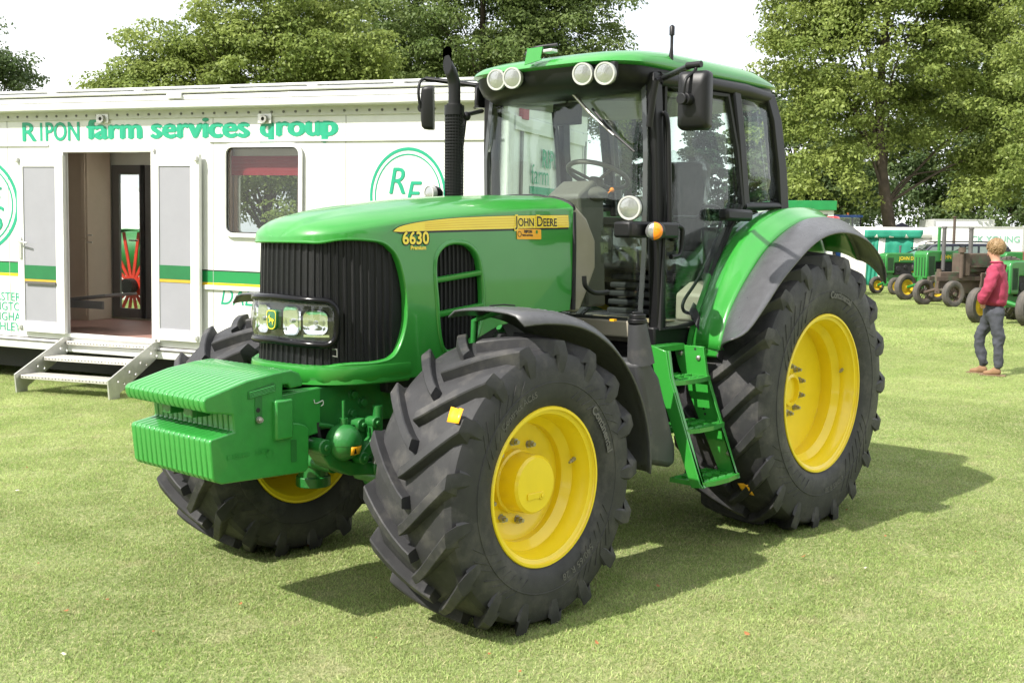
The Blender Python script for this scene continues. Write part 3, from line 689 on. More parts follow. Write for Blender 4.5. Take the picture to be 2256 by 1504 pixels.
text('cast_lettering', 'L 156449   50KG', M['greencast'], near_w, lambda u, v: Vector((c_[0]+u, -.003, c_[1]+v+u*.035)), size=.032, bold=.0006)
q = MB(); c2 = wp(595, 998); q.panel([(c2[0]+.022*math.cos(a), c2[1]+.022*math.sin(a)) for a in np.linspace(0, 6.283, 20)[:-1]], [[(c2[0]+.018*math.cos(a), c2[1]+.018*math.sin(a)) for a in np.linspace(0, 6.283, 20)[:-1]]], lambda a, b: Vector((a, -.003, b)), inner=False); q.build('cast_ring', M['greencast'], near_w)
# two clamp bars between the jaws
for yy in (-.10, .08):
    q = MB(); q.box2((-3.90, yy-.05, 1.02), (-3.80, yy+.02, 1.07)); q.build('weight_clamp', M['greendark'], T, 30, bevel=.004)
# pull hook mark scribbled on the frame
q = MB(); m0 = [P(u, v, y=-.306) for u, v in ((692, 880), (694, 888), (703, 886), (711, 882), (712, 890), (707, 894))]; q.tube(crom(m0, 4), .0022, 6).build('chalk_mark', mat('chalk', (.6, .62, .58), .9), T)

# ---- front axle and suspension
q = MB(); q.tube([(-2.652, -.66, .669), (-2.652, -.45, .66), (-2.652, -.2, .62), (-2.652, .2, .62), (-2.652, .45, .66), (-2.652, .66, .669)], [.12, .10, .085, .085, .10, .12], 14); q.sphere((-2.652, -.08, .62), .19, 18, 10, (1, .9, .85)); q.build('front_axle', M['greendark'], T, 50)
for sg in (-1, 1):
    q = MB(); q.cyl((-2.652, sg*.60, .45), (-2.652, sg*.60, .90), .085, n=18); q.cyl((-2.652, sg*.60, .40), (-2.652, sg*.60, .46), .10, n=18); q.cyl((-2.652, sg*.52, .669), (-2.652, sg*.82, .669), .15, n=24); q.build('kingpin_housing', M['greendark'], T, 40, bevel=.006)
    q = MB(); q.cyl((-2.90, sg*.55, .64), (-2.90, sg*.10, .62), .022, n=12); q.cyl((-2.90, sg*.1, .62), (-2.90, sg*.30, .62), .038, n=14); q.sphere((-2.90, sg*.55, .64), .04); q.build('steering_ram', M['greendark'], T, 40)
q = MB(); q.box2((-3.3, -.24, .84), (-1.9, .24, .98)); q.box2((-2.6, -.22, .62), (-1.0, .22, 1.0)); q.build('oil_pan', M['blackmatt'], T, 0, bevel=.03)
# suspension: accumulator ball, links, cylinder
ac = P(757, 973, y=-.36)
q = MB(); q.sphere(ac, .088, 22, 14, (1, 1, 1.02)); q.cyl(ac+Vector((0, 0, .08)), ac+Vector((0, 0, .115)), .022, n=12); q.cyl(ac+Vector((0, 0, .11)), ac+Vector((0, 0, .20)), .008, n=8); q.lathe([(.088, -.006), (.0895, -.006), (.0895, .006), (.088, .006)], ac, (0, 0, 1), 24); acc = q.build('accumulator', M['greendark'], T, 50)
q = MB(); rows = [[ac+Vector((r*math.cos(a), r*math.sin(a), z)) for a in np.linspace(R_(255), R_(302), 7)] for z, r in ((-.052, .0795), (-.032, .0865), (-.012, .0895))]
q.loft(rows).build('warning_label', M['decalorange'], acc, solid=.001, soff=1)
q = MB(); tri = [(R_(262), -.046), (R_(274), -.046), (R_(268), -.018)]; q.add([ac+Vector((.092*math.cos(a), .092*math.sin(a), z)) for a, z in tri], [(0, 1, 2)]); q.build('warning_triangle', M['decalblack'], acc)
def link(pts, y0, y1, w): 
    q = MB(); pts = [P(u, v, y=y0) for u, v in pts]; ring_ = []
    n = len(pts); L_ = []; Rr_ = []
    for i, p in enumerate(pts):
        d = (pts[min(i+1, n-1)]-pts[max(i-1, 0)]).normalized(); nn = Vector((-d.z, 0, d.x)); L_.append(p+nn*w); Rr_.append(p-nn*w)
    poly = [(p.x, p.z) for p in L_]+[(p.x, p.z) for p in Rr_[::-1]]
    q.prism(poly, y0, y1)
    for p in (pts[0], pts[-1]): q.cyl((p.x, y0-.012, p.z), (p.x, y1+.012, p.z), w*1.15, n=18); q.cyl((p.x, y0-.024, p.z), (p.x, y0-.012, p.z), w*.5, n=6)
    return q
link([(797, 935), (800, 975), (808, 992)], -.34, -.28, .030).build('suspension_link', M['greendark'], T, 35, bevel=.005)
link([(828, 930), (830, 965), (818, 985), (800, 1008)], -.40, -.35, .026).build('suspension_link', M['greendark'], T, 35, bevel=.005)
link([(715, 985), (735, 1015), (775, 1032), (835, 1030)], -.36, -.24, .034).build('lower_arm', M['greendark'], T, 35, bevel=.006)
a = P(832, 990, y=-.38); b = P(826, 1030, y=-.38); q = MB(); q.cyl(a+Vector((0, 0, .22)), a, .026, n=14); q.cyl(a, b, .014, n=12); sc_ = q.build('suspension_cylinder', M['greendark'], T, 40); q = MB(); q.cyl(a+Vector((0, 0, -.005)), b+Vector((0, 0, .02)), .0145, n=12); q.build('piston_rod', M['steel'], sc_, 40)
q = MB(); q.tube(crom([P(u, v, y=-.30) for u, v in ((700, 930), (705, 965), (722, 1000), (760, 1015), (800, 1005))], 5), .009, 8); q.tube(crom([P(u, v, y=-.26) for u, v in ((690, 950), (700, 985), (745, 1025), (790, 1022))], 5), .008, 8); q.build('hydraulic_hose', M['blackmatt'], T, 60)
q = MB(); q.tube(crom([P(u, v, y=-.30) for u, v in ((700, 935), (725, 938), (745, 945))], 5), .012, 8); q.build('brake_line', M['greendark'], T, 60)
q = MB(); p0 = P(735, 935, y=-.22); q.box(p0, (.05, .03, .05)); q.build('valve_block', M['alu'], T, bevel=.004)

# ---- front mudguards
for sg in (-1, 1):
    q = MB(); rows = []
    for a in np.linspace(R_(79), R_(182), 26):
        t = (a-R_(79))/R_(103)
        y0, y1 = .665, 1.205-.05*max(0, (.18-t)/.18)**2; row = []
        for k in range(11):
            s = k/10; y = lerp(y0, y1, s)
            r = .835+.018*math.sin(math.pi*s)-.045*max(0, (s-.86)/.14)**1.6-.03*max(0, (.12-s)/.12)**1.5
            if t < .14: r += .012*(.14-t)/.14
            row.append((-2.652-r*math.cos(a), sg*y, .645+r*math.sin(a)))
        rows.append(row)
    q.loft(rows); ff = q.build('front_mudguard', M['greyplastic'], T, 50, solid=.010, soff=0)
    q = MB(); q.tube([(-2.60, sg*.62, .9), (-2.60, sg*.64, 1.42), (-2.60, sg*.80, 1.475)], .018, 8); q.tube([(-2.44, sg*.66, 1.38), (-2.2, sg*.64, 1.1), (-2.5, sg*.60, .9)], .018, 8); q.build('mudguard_stay', M['greendark'], T, 50)
    # rain beads
    if sg < 0:
        q = MB()
        for _ in range(260):
            a = R_(rng.uniform(80, 118)); s = rng.uniform(.05, .8); r = .835+.018*math.sin(math.pi*s)+.005; y = lerp(.665, 1.2, s); rr = rng.uniform(.002, .0055)
            q.sphere((-2.652-r*math.cos(a), sg*y, .645+r*math.sin(a)), rr, 6, 4, (1, 1, .5))
        tag(q.build('rain_drops', mat('rain_drop', (.10, .10, .105), .08, coat=1, var=.05), ff, 60), kind='stuff')
        q = MB(); q.tube([(-2.66, sg*.80, 1.504), (-2.56, sg*.80, 1.506), (-2.50, sg*.82, 1.500)], .004, 6).build('moulded_line', M['blackmatt'], ff)

# ---- cab frame
ZR = 2.78
def pillar(name, pts, w, d, m='black', par=None):
    q = MB(); rows = []
    for p in pts: rows.append([(p[0]+a*w/2, p[1]+b*d/2, p[2]) for a, b in ((-1, -1), (1, -1), (1, 1), (-1, 1))])
    q.loft(rows, wrap=True); q.f += [(0, 1, 2, 3), tuple(len(q.v)-4+k for k in range(4))[::-1]]
    return q.build(name, M[m], par or T, 30, bevel=.012)
for sg in (-1, 1):
    pillar('front_pillar', [(-1.02, sg*.645, 1.18), (-1.05, sg*.655, 1.6), (-1.085, sg*.662, 2.0), (-1.11, sg*.66, 2.4), (-1.12, sg*.645, 2.80)], .085, .075)
    pillar('middle_pillar', [(-.20, sg*.73, 2.03), (-.27, sg*.725, 2.45), (-.32, sg*.70, 2.82)], .085, .05)
    pillar('rear_pillar', [(.32, sg*.70, 2.00), (.27, sg*.70, 2.3), (.20, sg*.69, 2.62), (.13, sg*.67, 2.80)], .12, .085)
    pillar('window_sill', [(-.20, sg*.735, 2.0), (.30, sg*.715, 2.03)], .02, .02)
    q = MB(); q.tube([(-.22, sg*.735, 2.045), (.05, sg*.73, 2.055), (.34, sg*.71, 2.065)], .028, 8); q.build('quarter_window_rail', M['black'], T, 50)
    q = MB(); q.tube([(-1.09, sg*.66, 2.765), (-.6, sg*.685, 2.785), (-.2, sg*.70, 2.785), (.12, sg*.68, 2.775)], .045, 10); q.build('roof_rail', M['black'], T, 50)
    q = MB(); q.prism([(-1.10, 1.16), (-1.12, 1.31), (-.62, 1.285), (-.60, 1.14)], sg*.60, sg*.69); q.build('cab_sill', M['black'], T, 30, bevel=.012)
    # grab tube along the pillar
    q = MB(); q.tube(crom([(-1.03, sg*.70, 1.85), (-1.035, sg*.725, 1.9), (-1.06, sg*.725, 2.3), (-1.075, sg*.72, 2.52), (-1.08, sg*.695, 2.57)], 5), .016, 10); q.build('grab_tube', M['black'], T, 60)
# glazed doors
def ypos(x, z): return interp(x, [(-1.1, .672), (-.2, .742), (.35, .72)])-.03*max(0, z-2.2)/.6
dpx = [(1466, 186), (1540, 198), (1608, 208), (1624, 330), (1632, 452), (1605, 505), (1580, 570), (1552, 650), (1530, 712), (1500, 722), (1447, 727), (1455, 450)]
dpoly = []
for u, v in dpx:
    x = -.7
    for _ in range(8): q_ = P(u, v, y=-ypos(x, 2.0)); x = min(max(q_.x, -1.3), .4)
    dpoly.append((q_.x, q_.z))
cx_ = sum(a for a, b in dpoly)/len(dpoly); cz_ = sum(b for a, b in dpoly)/len(dpoly)
def shrink(poly, e):
    o = []; n = len(poly)
    for i in range(n):
        a, b, c = Vector(poly[i-1]), Vector(poly[i]), Vector(poly[(i+1) % n]); t = (c-a).normalized(); nn = Vector((-t.y, t.x))
        if nn.dot(Vector((cx_, cz_))-b) < 0: nn = -nn
        o.append(tuple(b+nn*e))
    return o
for sg in (-1, 1):
    q = MB(); ip = shrink(dpoly, .022)
    q.panel(dpoly, [ip], lambda a, b: Vector((a, sg*(ypos(a, b)+.012), b)), inner=False); q.build('door_frame', M['blackmatt'], T, 0, solid=.03, soff=0)
    q = MB(); q.panel(ip, [], lambda a, b: Vector((a, sg*(ypos(a, b)+.006), b)), .2); dg_ = q.build('door_glass', M['glass'], T, 40, solid=.005)
    q = MB(); q.panel([(-.22, 2.07), (-.27, 2.45), (-.31, 2.76), (.12, 2.75), (.18, 2.62), (.25, 2.3), (.30, 2.07)], [], lambda a, b: Vector((a, sg*(ypos(a, b)+.002), b)), .2); q.build('quarter_glass', M['glass'], T, 40, solid=.005)
    # inner door bow and outer handle
    q = MB(); y = sg*.66
    q.tube(crom([P(u, v, y=-.62) for u, v in ((1470, 505), (1476, 482), (1500, 478), (1538, 478), (1550, 456), (1578, 456), (1588, 470), (1580, 520), (1540, 610), (1508, 660), (1505, 682), (1518, 690), (1530, 688))], 4) if sg < 0 else [(-.9, .62, 2.0), (-.6, .64, 2.0), (-.55, .64, 1.8), (-.7, .62, 1.4)], .011, 8); q.build('door_bow', M['black'], T, 60)
q = MB(); hp = [P(u, v, y=-.73) for u, v in ((1478, 498), (1500, 500), (1503, 520), (1498, 560), (1478, 566))]; q.tube(crom(hp, 4), .015, 10); q.build('door_handle', M['black'], T, 60)
c = P(1484, 512, y=-.74); q = MB(); q.box(c, (.05, .045, .11)); q.build('door_lock', M['black'], T, 30, bevel=.012)
q = MB(); c0_, c1_ = P(1594, 486, y=-.80), P(1652, 462, y=-.80); q.box2((c0_.x, -.83, c0_.z), (c1_.x, -.755, c1_.z)); q.build('door_hinge_cover', M['black'], T, 30, bevel=.02)
# windscreen, rear window
ws = [(-.625, 2.74), (.625, 2.74), (.66, 2.35), (.655, 1.75), (.61, 1.33), (-.61, 1.33), (-.655, 1.75), (-.66, 2.35)]
def wsx(y, z): return -1.175-.03*(1-(y/.66)**2)+.10*max(0, (1.9-z))/.6*.5+(.02 if z > 2.5 else 0)
q = MB(); q.panel(ws, [], lambda a, b: Vector((wsx(a, b), a, b)), .12); q.build('windscreen', M['glass'], T, 40, solid=.005)
fr_ = [wsx(a, b) for a, b in ws]
q = MB(); q.panel(ws, [[(a*.955, 1.33+(b-1.33)*.955+.03) for a, b in ws]], lambda a, b: Vector((wsx(a, b)-.004, a, b)), inner=False); q.build('windscreen_border', mat('dotted_glass_border', (.05, .055, .055), .25, coat=.5), T, 0, solid=.004)
q = MB(); q.panel([(-.6, 2.72), (.6, 2.72), (.66, 1.9), (-.66, 1.9)], [], lambda a, b: Vector((.30-.17*max(0, b-2.0)/.75, a, b)), .2); q.build('rear_window', M['glass'], T, 40, solid=.005)
# cab tub
q = MB(); q.box2((-1.05, -.60, 1.20), (.35, .60, 1.30)); q.build('cab_floor', M['beigedk'], T, 0, bevel=.01)
q = MB(); q.box2((.25, -.68, 1.25), (.33, .68, 1.92)); q.build('cab_rear_wall', M['beigedk'], T, 0, bevel=.01)
q = MB(); q.box2((-1.0, -.60, 1.0), (.5, .60, 1.195)); q.box2((-1.2, -.3, .55), (.55, .3, 1.19)); q.build('transmission', M['blackmatt'], T, 0, bevel=.03)
q = MB(); q.cyl((0, -.72, .861), (0, .72, .861), .16, n=24); q.build('rear_axle', M['greendark'], T, 40)
# ---- roof
rp = [(-1.46, 0), (-1.455, .22), (-1.44, .38), (-1.40, .52), (-1.31, .62), (-1.18, .665), (-.9, .685), (-.5, .70), (-.1, .705), (.15, .69), (.27, .66), (.34, .58), (.37, .4), (.38, 0)]
rc_ = [(p.x, p.y) for p in crom([(a, b, 0) for a, b in rp], 4)]
rl = rc_+[(a, -b) for a, b in rc_[-2:0:-1]]
def rshape(e, z, dz=0): 
    o = []
    for a, b in rl:
        xc = -.54; k = e
        front = max(0, min(1, (-a-1.0)/.45)); rear_ = max(0, min(1, (a+.0)/.36))
        o.append((xc+(a-xc)*k, b*k, z-.035*front*dz-.06*rear_*dz))
    return o
q = MB(); rws = [rshape(e, z, dz) for e, z, dz in ((.965, 2.822, -.3), (1.0, 2.832, -.3), (1.008, 2.848, 0), (.99, 2.885, .5), (.95, 2.918, .75), (.86, 2.945, .7), (.7, 2.965, .5), (.5, 2.978, .3), (.25, 2.985, .1), (.02, 2.986, 0))]
q.loft(rws, wrap=True); q.build('roof', M['green'], T, 60, subd=0)
q = MB(); rws = [rshape(e, z, dz) for e, z, dz in ((.80, 2.73, .3), (.93, 2.735, .3), (.978, 2.76, .2), (.988, 2.80, 0), (.972, 2.83, -.3))]
# front visor: pull the lower front edge down and back
for i, r in enumerate(rws):
    rws[i] = [(x+(.10*(1-i/4) if x < -1.05 else 0), y, z-(.035*(1-i/4) if x < -1.05 else 0)) for x, y, z in r]
q.loft(rws, wrap=True); q.f.append(tuple(range(len(rl)))); q.build('roof_underside', M['black'], T, 60)
q = MB(); q.box2((-1.0, -.60, 2.70), (.15, .60, 2.722)); q.build('headliner', M['liner'], T, 0, bevel=.02)
# work lights on the roof
def work_lamp(name, c, d, r, par):
    d = Vector(d).normalized(); c = Vector(c); q = MB()
    q.lathe([(r*.80, -.004), (r*.86, .004), (r, .004), (r*1.0, -.008), (r*.97, -.03), (r*.80, -.075), (r*.5, -.095), (.001, -.098)], c, d, 28); o = q.build(name, M['silver'], par, 45)
    q = MB(); q.lathe([(r*.84, 0), (r*.6, .004), (.001, .006)], c, d, 28); q.build('lamp_lens', M['clear'], o, 60)
    q = MB(); q.lathe([(r*.82, -.075), (r*.98, -.045), (r*1.005, -.030)], c, d, 20); q.build('lamp_shell', M['black'], o, 60)
    return o
for u, v in ((1093, 174), (1128, 170), (1283, 161), (1332, 160)):
    c = P(u, v+2, x=-1.475); work_lamp('roof_work_light', c, (-1, -.22, -.10), .064, T)
    q = MB(); q.box(c+Vector((.09, 0, .045)), (.04, .03, .06)); q.build('lamp_bracket', M['blackmatt'], T, bevel=.004)
# antenna bracket plate at roof front
a = P(1171, 147, x=-1.44); b = P(1218, 108, x=-1.40)
q = MB(); q.panel([(a.y, a.z), (a.y-.015, a.z+.10), (a.y, b.z), (b.y, b.z+.0), (b.y+.01, a.z+.03), (b.y, a.z+.02)], [], lambda y, z: Vector((-1.50+(z-a.z)*.12, y, z)), inner=False); pl_ = q.build('receiver_bracket', M['green'], T, 0, solid=.006)
q = MB(); q.box(((a.x+b.x)/2+.02, b.y+.02, b.z-.012), (.06, .07, .022)); q.build('receiver_connector', M['alu'], T, 30, bevel=.006)
q = MB(); q.tube(crom([(-1.45, a.y-.0, a.z+.03), (-1.46, a.y+.02, a.z+.08), (-1.40, a.y+.0, b.z+.02), (-1.36, b.y, b.z+.03)], 5), .010, 8); q.build('receiver_cable', M['black'], T, 60)
# radio antenna
a = P(1478, 150, y=-.66); q = MB(); q.tube([a, a+Vector((.0, 0, .07)), a+Vector((.004, 0, .12)), a+Vector((.004, 0, .19))], [.014, .014, .009, .009], 10); q.tube([a+Vector((.004, 0, .19)), a+Vector((.004, 0, .24)), a+Vector((.004, 0, .25))], [.016, .016, .006], 10); q.tube([a+Vector((-.10, .02, -.06)), a+Vector((-.06, .02, -.02)), a], .013, 8); q.build('antenna', M['black'], T, 50)
# wiper
q = MB(); q.tube([P(1232, 172, x=-1.27), P(1300, 250, x=-1.25)], .010, 8); q.tube([P(1300, 250, x=-1.25), P(1352, 298, x=-1.24)], .006, 8); wa = q.build('wiper_arm', M['steel'], T, 50)
q = MB(); q.tube([P(1305, 240, x=-1.235), P(1350, 293, x=-1.235), P(1398, 335, x=-1.235)], .007, 6); q.build('wiper_blade', M['black'], wa, 50)
c = P(1220, 170, x=-1.26); q = MB(); q.box(c, (.06, .16, .03)); q.build('wiper_motor', M['blackmatt'], T, bevel=.01)
# ---- mirrors
def mirror(cx, body_px, sg, xk):
    pass
MY = -1.17
c = P(1531, 222, y=MY); W_, H_ = .165, .27
q = MB(); rows = []
for e, d in ((1.0, .030), (1.0, .0), (.97, -.03), (.85, -.048), (.5, -.055), (.02, -.057)):
    rows.append([c+Vector((-.0, 0, 0))+Vector((d, (a*e)*1.0, b*e)) for a, b in rrect(-W_/2*1.06, W_/2*1.06, -H_/2*1.15, H_/2*1.15, .028, 4)])
q.loft(rows, wrap=True); q.f.append(tuple(range(len(rows[0])))); rq = Matrix.Rotation(R_(14), 4, 'Z')
q.v = [tuple(c+(rq @ (Vector(v)-c))) for v in q.v]
mr_ = q.build('mirror', M['black'], T, 45)
q = MB(); k0 = c+Vector((-.055, .0, .0)); q.cyl(k0, k0+Vector((-.045, 0, 0)), .032, n=18); q.cyl(k0+Vector((-.04, .012, 0)), k0+Vector((-.062, .012, 0)), .030, n=18); q.build('mirror_swivel', M['black'], mr_, 40, bevel=.003)
arm = [P(1445, 178, y=-.72), P(1462, 172, y=-.74), P(1524, 144, y=MY+.02)]
q = MB(); q.tube(arm, .017, 8); q.tube(crom([arm[-1]+Vector((0, -.02, .0)), arm[-1]+Vector((-.01, -.03, -.03)), c+Vector((-.09, .0, .10)), c+Vector((-.10, .01, .0))], 6), .009, 8); q.cyl(arm[-1]+Vector((0, .03, 0)), arm[-1]+Vector((0, -.06, 0)), .018, n=12); q.tube([arm[0], arm[0]+Vector((0, .02, -.10)), arm[0]+Vector((0, .04, -.26))], .020, 8); q.build('mirror_arm', M['black'], T, 45)
MX = -1.55
c = P(946, 238, y=1.05)
q = MB(); rows = []
for e, d in ((1.0, .030), (1.0, .0), (.97, -.03), (.85, -.048), (.5, -.055), (.02, -.057)):
    rows.append([c+Vector((d, a*e, b*e)) for a, b in rrect(-W_/2*1.06, W_/2*1.06, -H_/2*1.08, H_/2*1.08, .028, 4)])
q.loft(rows, wrap=True); q.f.append(tuple(range(len(rows[0])))); rq = Matrix.Rotation(R_(-48), 4, 'Z') @ Matrix.Rotation(R_(6), 4, 'X')
q.v = [tuple(c+(rq @ (Vector(v)-c))) for v in q.v]; mr_ = q.build('mirror', M['black'], T, 45)
k0 = P(926, 238, y=1.05); q = MB(); q.cyl(k0, c, .028, n=16); q.build('mirror_swivel', M['black'], mr_, 40)
a0_ = P(1062, 190, y=.70); a1_ = P(938, 174, y=1.05); q = MB(); q.tube([a0_, a1_], .016, 8); q.tube(crom([a1_, P(926, 180, y=1.05), P(922, 205, y=1.05), k0], 5), .010, 8); q.box(a0_+Vector((0, .02, -.06)), (.06, .04, .16)); q.tube([a0_, P(1050, 196, y=.70), P(1050, 232, y=.70)], .014, 8); q.build('mirror_arm', M['black'], T, 45)
# ---- exhaust on the far side
ex, ey = -1.72, .50
e0 = P(1000, 430, y=ey); e1 = P(1001, 240, y=ey); ex = (e0.x+e1.x)/2
q = MB(); q.cyl((ex, ey, 1.8), (ex, ey, e1.z+.03), .048, n=20); q.build('exhaust_muffler', M['blackmatt'], T, 40)
q = MB(); zz = 1.95
while zz < e1.z-.05:
    q.lathe([(.052, zz), (.060, zz), (.060, zz+.009), (.052, zz+.009)], (ex, ey, 0), (0, 0, 1), 24); zz += .0185
for k in range(20):
    a = 2*math.pi*k/20; q.cyl((ex+.0565*math.cos(a), ey+.0565*math.sin(a), 1.95), (ex+.0565*math.cos(a), ey+.0565*math.sin(a), e1.z), .0028, n=5)
q.lathe([(.052, e1.z-.04), (.062, e1.z-.04), (.062, e1.z+.02), (.045, e1.z+.02)], (ex, ey, 0), (0, 0, 1), 24); q.build('exhaust_guard', M['black'], T, 30)
q = MB(); b1 = P(1001, 195, y=ey); b2_ = P(984, 127, y=ey)
pth = crom([(ex, ey, e1.z), (ex, ey, b1.z), (ex-.008, ey, b1.z+.05), (ex-.035, ey, b1.z+.10), (ex-.085, ey, b1.z+.155), (ex-.16, ey, b1.z+.22)], 6)
q.tube(pth, [.038]*(len(pth)), 16); q.v = [(max(x, ex-.062), y, z) for x, y, z in q.v]; q.build('exhaust_pipe', M['black'], T, 60)
q = MB(); q.tube([(ex+.05, ey+.02, e1.z-.02), (ex+.16, ey+.06, e1.z-.02), P(1062, 245, y=.66)], .014, 8); q.tube([(ex+.15, ey+.05, e1.z-.02), (ex+.06, ey+.04, 2.1)], .012, 8); q.sphere((ex+.155, ey+.05, e1.z-.03), .03); q.build('exhaust_bracket', M['black'], T, 50)
# ---- front pillar lamps (near side and far side)
c = P(1386, 458, y=-.76); work_lamp('pillar_work_light', c, (-1, -.25, -.05), .068, T)
c2 = P(1441, 509, y=-.86); q = MB(); q.box2((P(1372, 0, y=-.72).x, -.80, P(1400, 524, y=-.76).z), (-1.04, -.68, P(1400, 488, y=-.76).z)); q.build('lamp_console', M['black'], T, 30, bevel=.015)
q = MB(); d = Vector((-1, -.5, 0)).normalized(); q.lathe([(.046, .0), (.052, -.01), (.055, -.05), (.05, -.12), (.02, -.17)], c2, d, 24); ind = q.build('indicator_lamp', M['black'], T, 50)
qq = d.to_track_quat('Z', 'Y')
for nm, m_, sgn in (('indicator_lens', 'amber', 1), ('position_lens', 'clear', -1)):
    q = MB(); right = Vector((0.5, -1, 0)).normalized()
    rows = []
    for r, h in ((.050, .0), (.045, .012), (.03, .020), (.012, .024), (.0005, .0245)):
        rows.append([c2+d*h+(right*(sgn*math.sin(t))*r+Vector((0, 0, 1))*math.cos(t)*r) for t in np.linspace(0, math.pi, 15)])
    q.loft(rows).build(nm, M[m_], ind, 60)
cf = P(940, 426, y=.72); work_lamp('pillar_work_light', (-1.2, .80, 2.02), (-1, .25, -.05), .068, T)
work_lamp('hood_side_lamp', P(945, 426, y=.62), (-1, .1, 0), .05, T)
# ---- rear mudguards: green inner shell and grey outer flare
A_ = [(-.79, 1.17), (-.775, 1.229), (-.726, 1.353), (-.627, 1.52), (-.50, 1.718), (-.37, 1.855), (-.15, 1.965), (.2, 2.035), (.55, 2.03), (.78, 1.93), (.92, 1.76)]
def px_prof(pts, y): return [(P(u, v, y=y).x, P(u, v, y=y).z) for u, v in pts]
B_ = [(-.87, 1.18)]+px_prof([(1593, 745), (1611, 682), (1647, 612), (1697, 541), (1753, 495), (1793, 483)], -1.0)+[(.50, 1.965), (.74, 1.86), (.90, 1.70)]
B_ = [B_[0]]+B_[1:]
C_ = px_prof([(1612, 748), (1648, 728), (1690, 670), (1732, 607), (1803, 531), (1864, 513), (1919, 538), (1950, 590), (1951, 625)], -1.285)
def resamp(pts, n):
    pts = [Vector((a, b, 0)) for a, b in pts]; c = crom(pts, 8); L_ = [0]
    for a, b in zip(c, c[1:]): L_.append(L_[-1]+(b-a).length)
    t = np.linspace(0, L_[-1], n); return [(float(np.interp(k, L_, [p.x for p in c])), float(np.interp(k, L_, [p.y for p in c]))) for k in t]
nA = 40; A2, B2, C2 = resamp(A_, nA), resamp(B_, nA), resamp(C_, nA)
for sg in (-1, 1):
    q = MB(); rows = []
    for i in range(nA):
        row = []
        for k in range(9):
            t = k/8; x = lerp(A2[i][0], B2[i][0], t); z = lerp(A2[i][1], B2[i][1], t)
            n_ = Vector((x-.05, z-.9)).normalized(); cr_ = .022*math.sin(math.pi*t)+.020*math.exp(-((t-.45)/.10)**2)*min(1, i/8)*min(1, (nA-i)/10)
            row.append((x+n_.x*cr_, sg*lerp(.745, 1.0, t), z+n_.y*cr_))
        rows.append(row)
    # step back edge of the shell down to the tyre
    q.loft(rows); rm = q.build('rear_mudguard', M['green'], T, 45, solid=.012, soff=0)
    q = MB(); rows = []
    for i in range(nA):
        row = []
        for k in range(9):
            t = k/8; bx_, bz_ = B2[i]; cx2, cz2 = C2[i]
            x = lerp(bx_, cx2, t); z = lerp(bz_, cz2, t); n_ = Vector((x-.05, z-.9)).normalized(); cr_ = .035*math.sin(math.pi*t**.8)
            row.append((x+n_.x*cr_, sg*lerp(1.0, 1.285, 1-(1-t)**1.0), z+n_.y*cr_))
        rows.append(row)
    q.loft(rows); q.build('mudguard_extension', M['greyplastic'], T, 50, solid=.010, soff=0)
    q = MB(); x0, z0 = A2[0]; q.box2((-.86, sg*.745, 1.13), (-.755, sg*.97, 1.19)); q.build('mudguard_foot', M['green'], T, 30, bevel=.015)
    # inner wheel-house wall
    q = MB(); q.prism(A2+[(.7, 1.2), (-.5, 1.15)], sg*.70, sg*.735); q.build('wheel_house', M['green'], T, 0)
q = MB(); q.box2((.62, -.96, 1.94), (.70, -.84, 2.0)); q.build('tail_lamp', M['red'], T, 30, bevel=.015)
# ---- fuel tank with filler, splash panel
q = MB(); tk = [P(u, v, y=-.92) for u, v in ((1392, 760), (1450, 775), (1470, 900), (1490, 1000), (1478, 1030), (1405, 1012), (1400, 990), (1440, 985))]
pts = [(P(u, v, y=-1.02).x, P(u, v, y=-1.02).z) for u, v in ((1405, 800), (1432, 790), (1455, 830), (1490, 980), (1490, 1022), (1478, 1030), (1405, 1018), (1410, 985), (1430, 950), (1420, 880))]
q.prism(pts, -1.02, -.55); tk = q.build('fuel_tank', M['tank'], T, 40, bevel=.03, seg=3)
f0 = P(1412, 800, y=-.98); f1 = P(1404, 712, y=-.98)
q = MB(); q.cyl(f0, f1, .075, .050, n=24); q.build('filler_neck', M['tank'], T, 40)
q = MB(); q.cyl(f1, f1+Vector((0, 0, .025)), .052, n=24); q.cyl(f1+Vector((0, 0, .025)), f1+Vector((0, 0, .05)), .046, n=20); q.box(f1+Vector((0, 0, .056)), (.085, .018, .016)); q.build('filler_cap', M['black'], T, 30, bevel=.004)
q = MB(); q.box2((-1.45, -.62, .62), (-.65, -.30, 1.12)); q.build('battery_box', M['blackmatt'], T, 30, bevel=.02)
q = MB(); q.prism([(P(u, v, y=-.86).x, P(u, v, y=-.86).z) for u, v in ((1562, 762), (1618, 758), (1621, 990), (1605, 1010))], -.86, -.83); q.build('splash_panel', M['tank'], T, 30, bevel=.006)
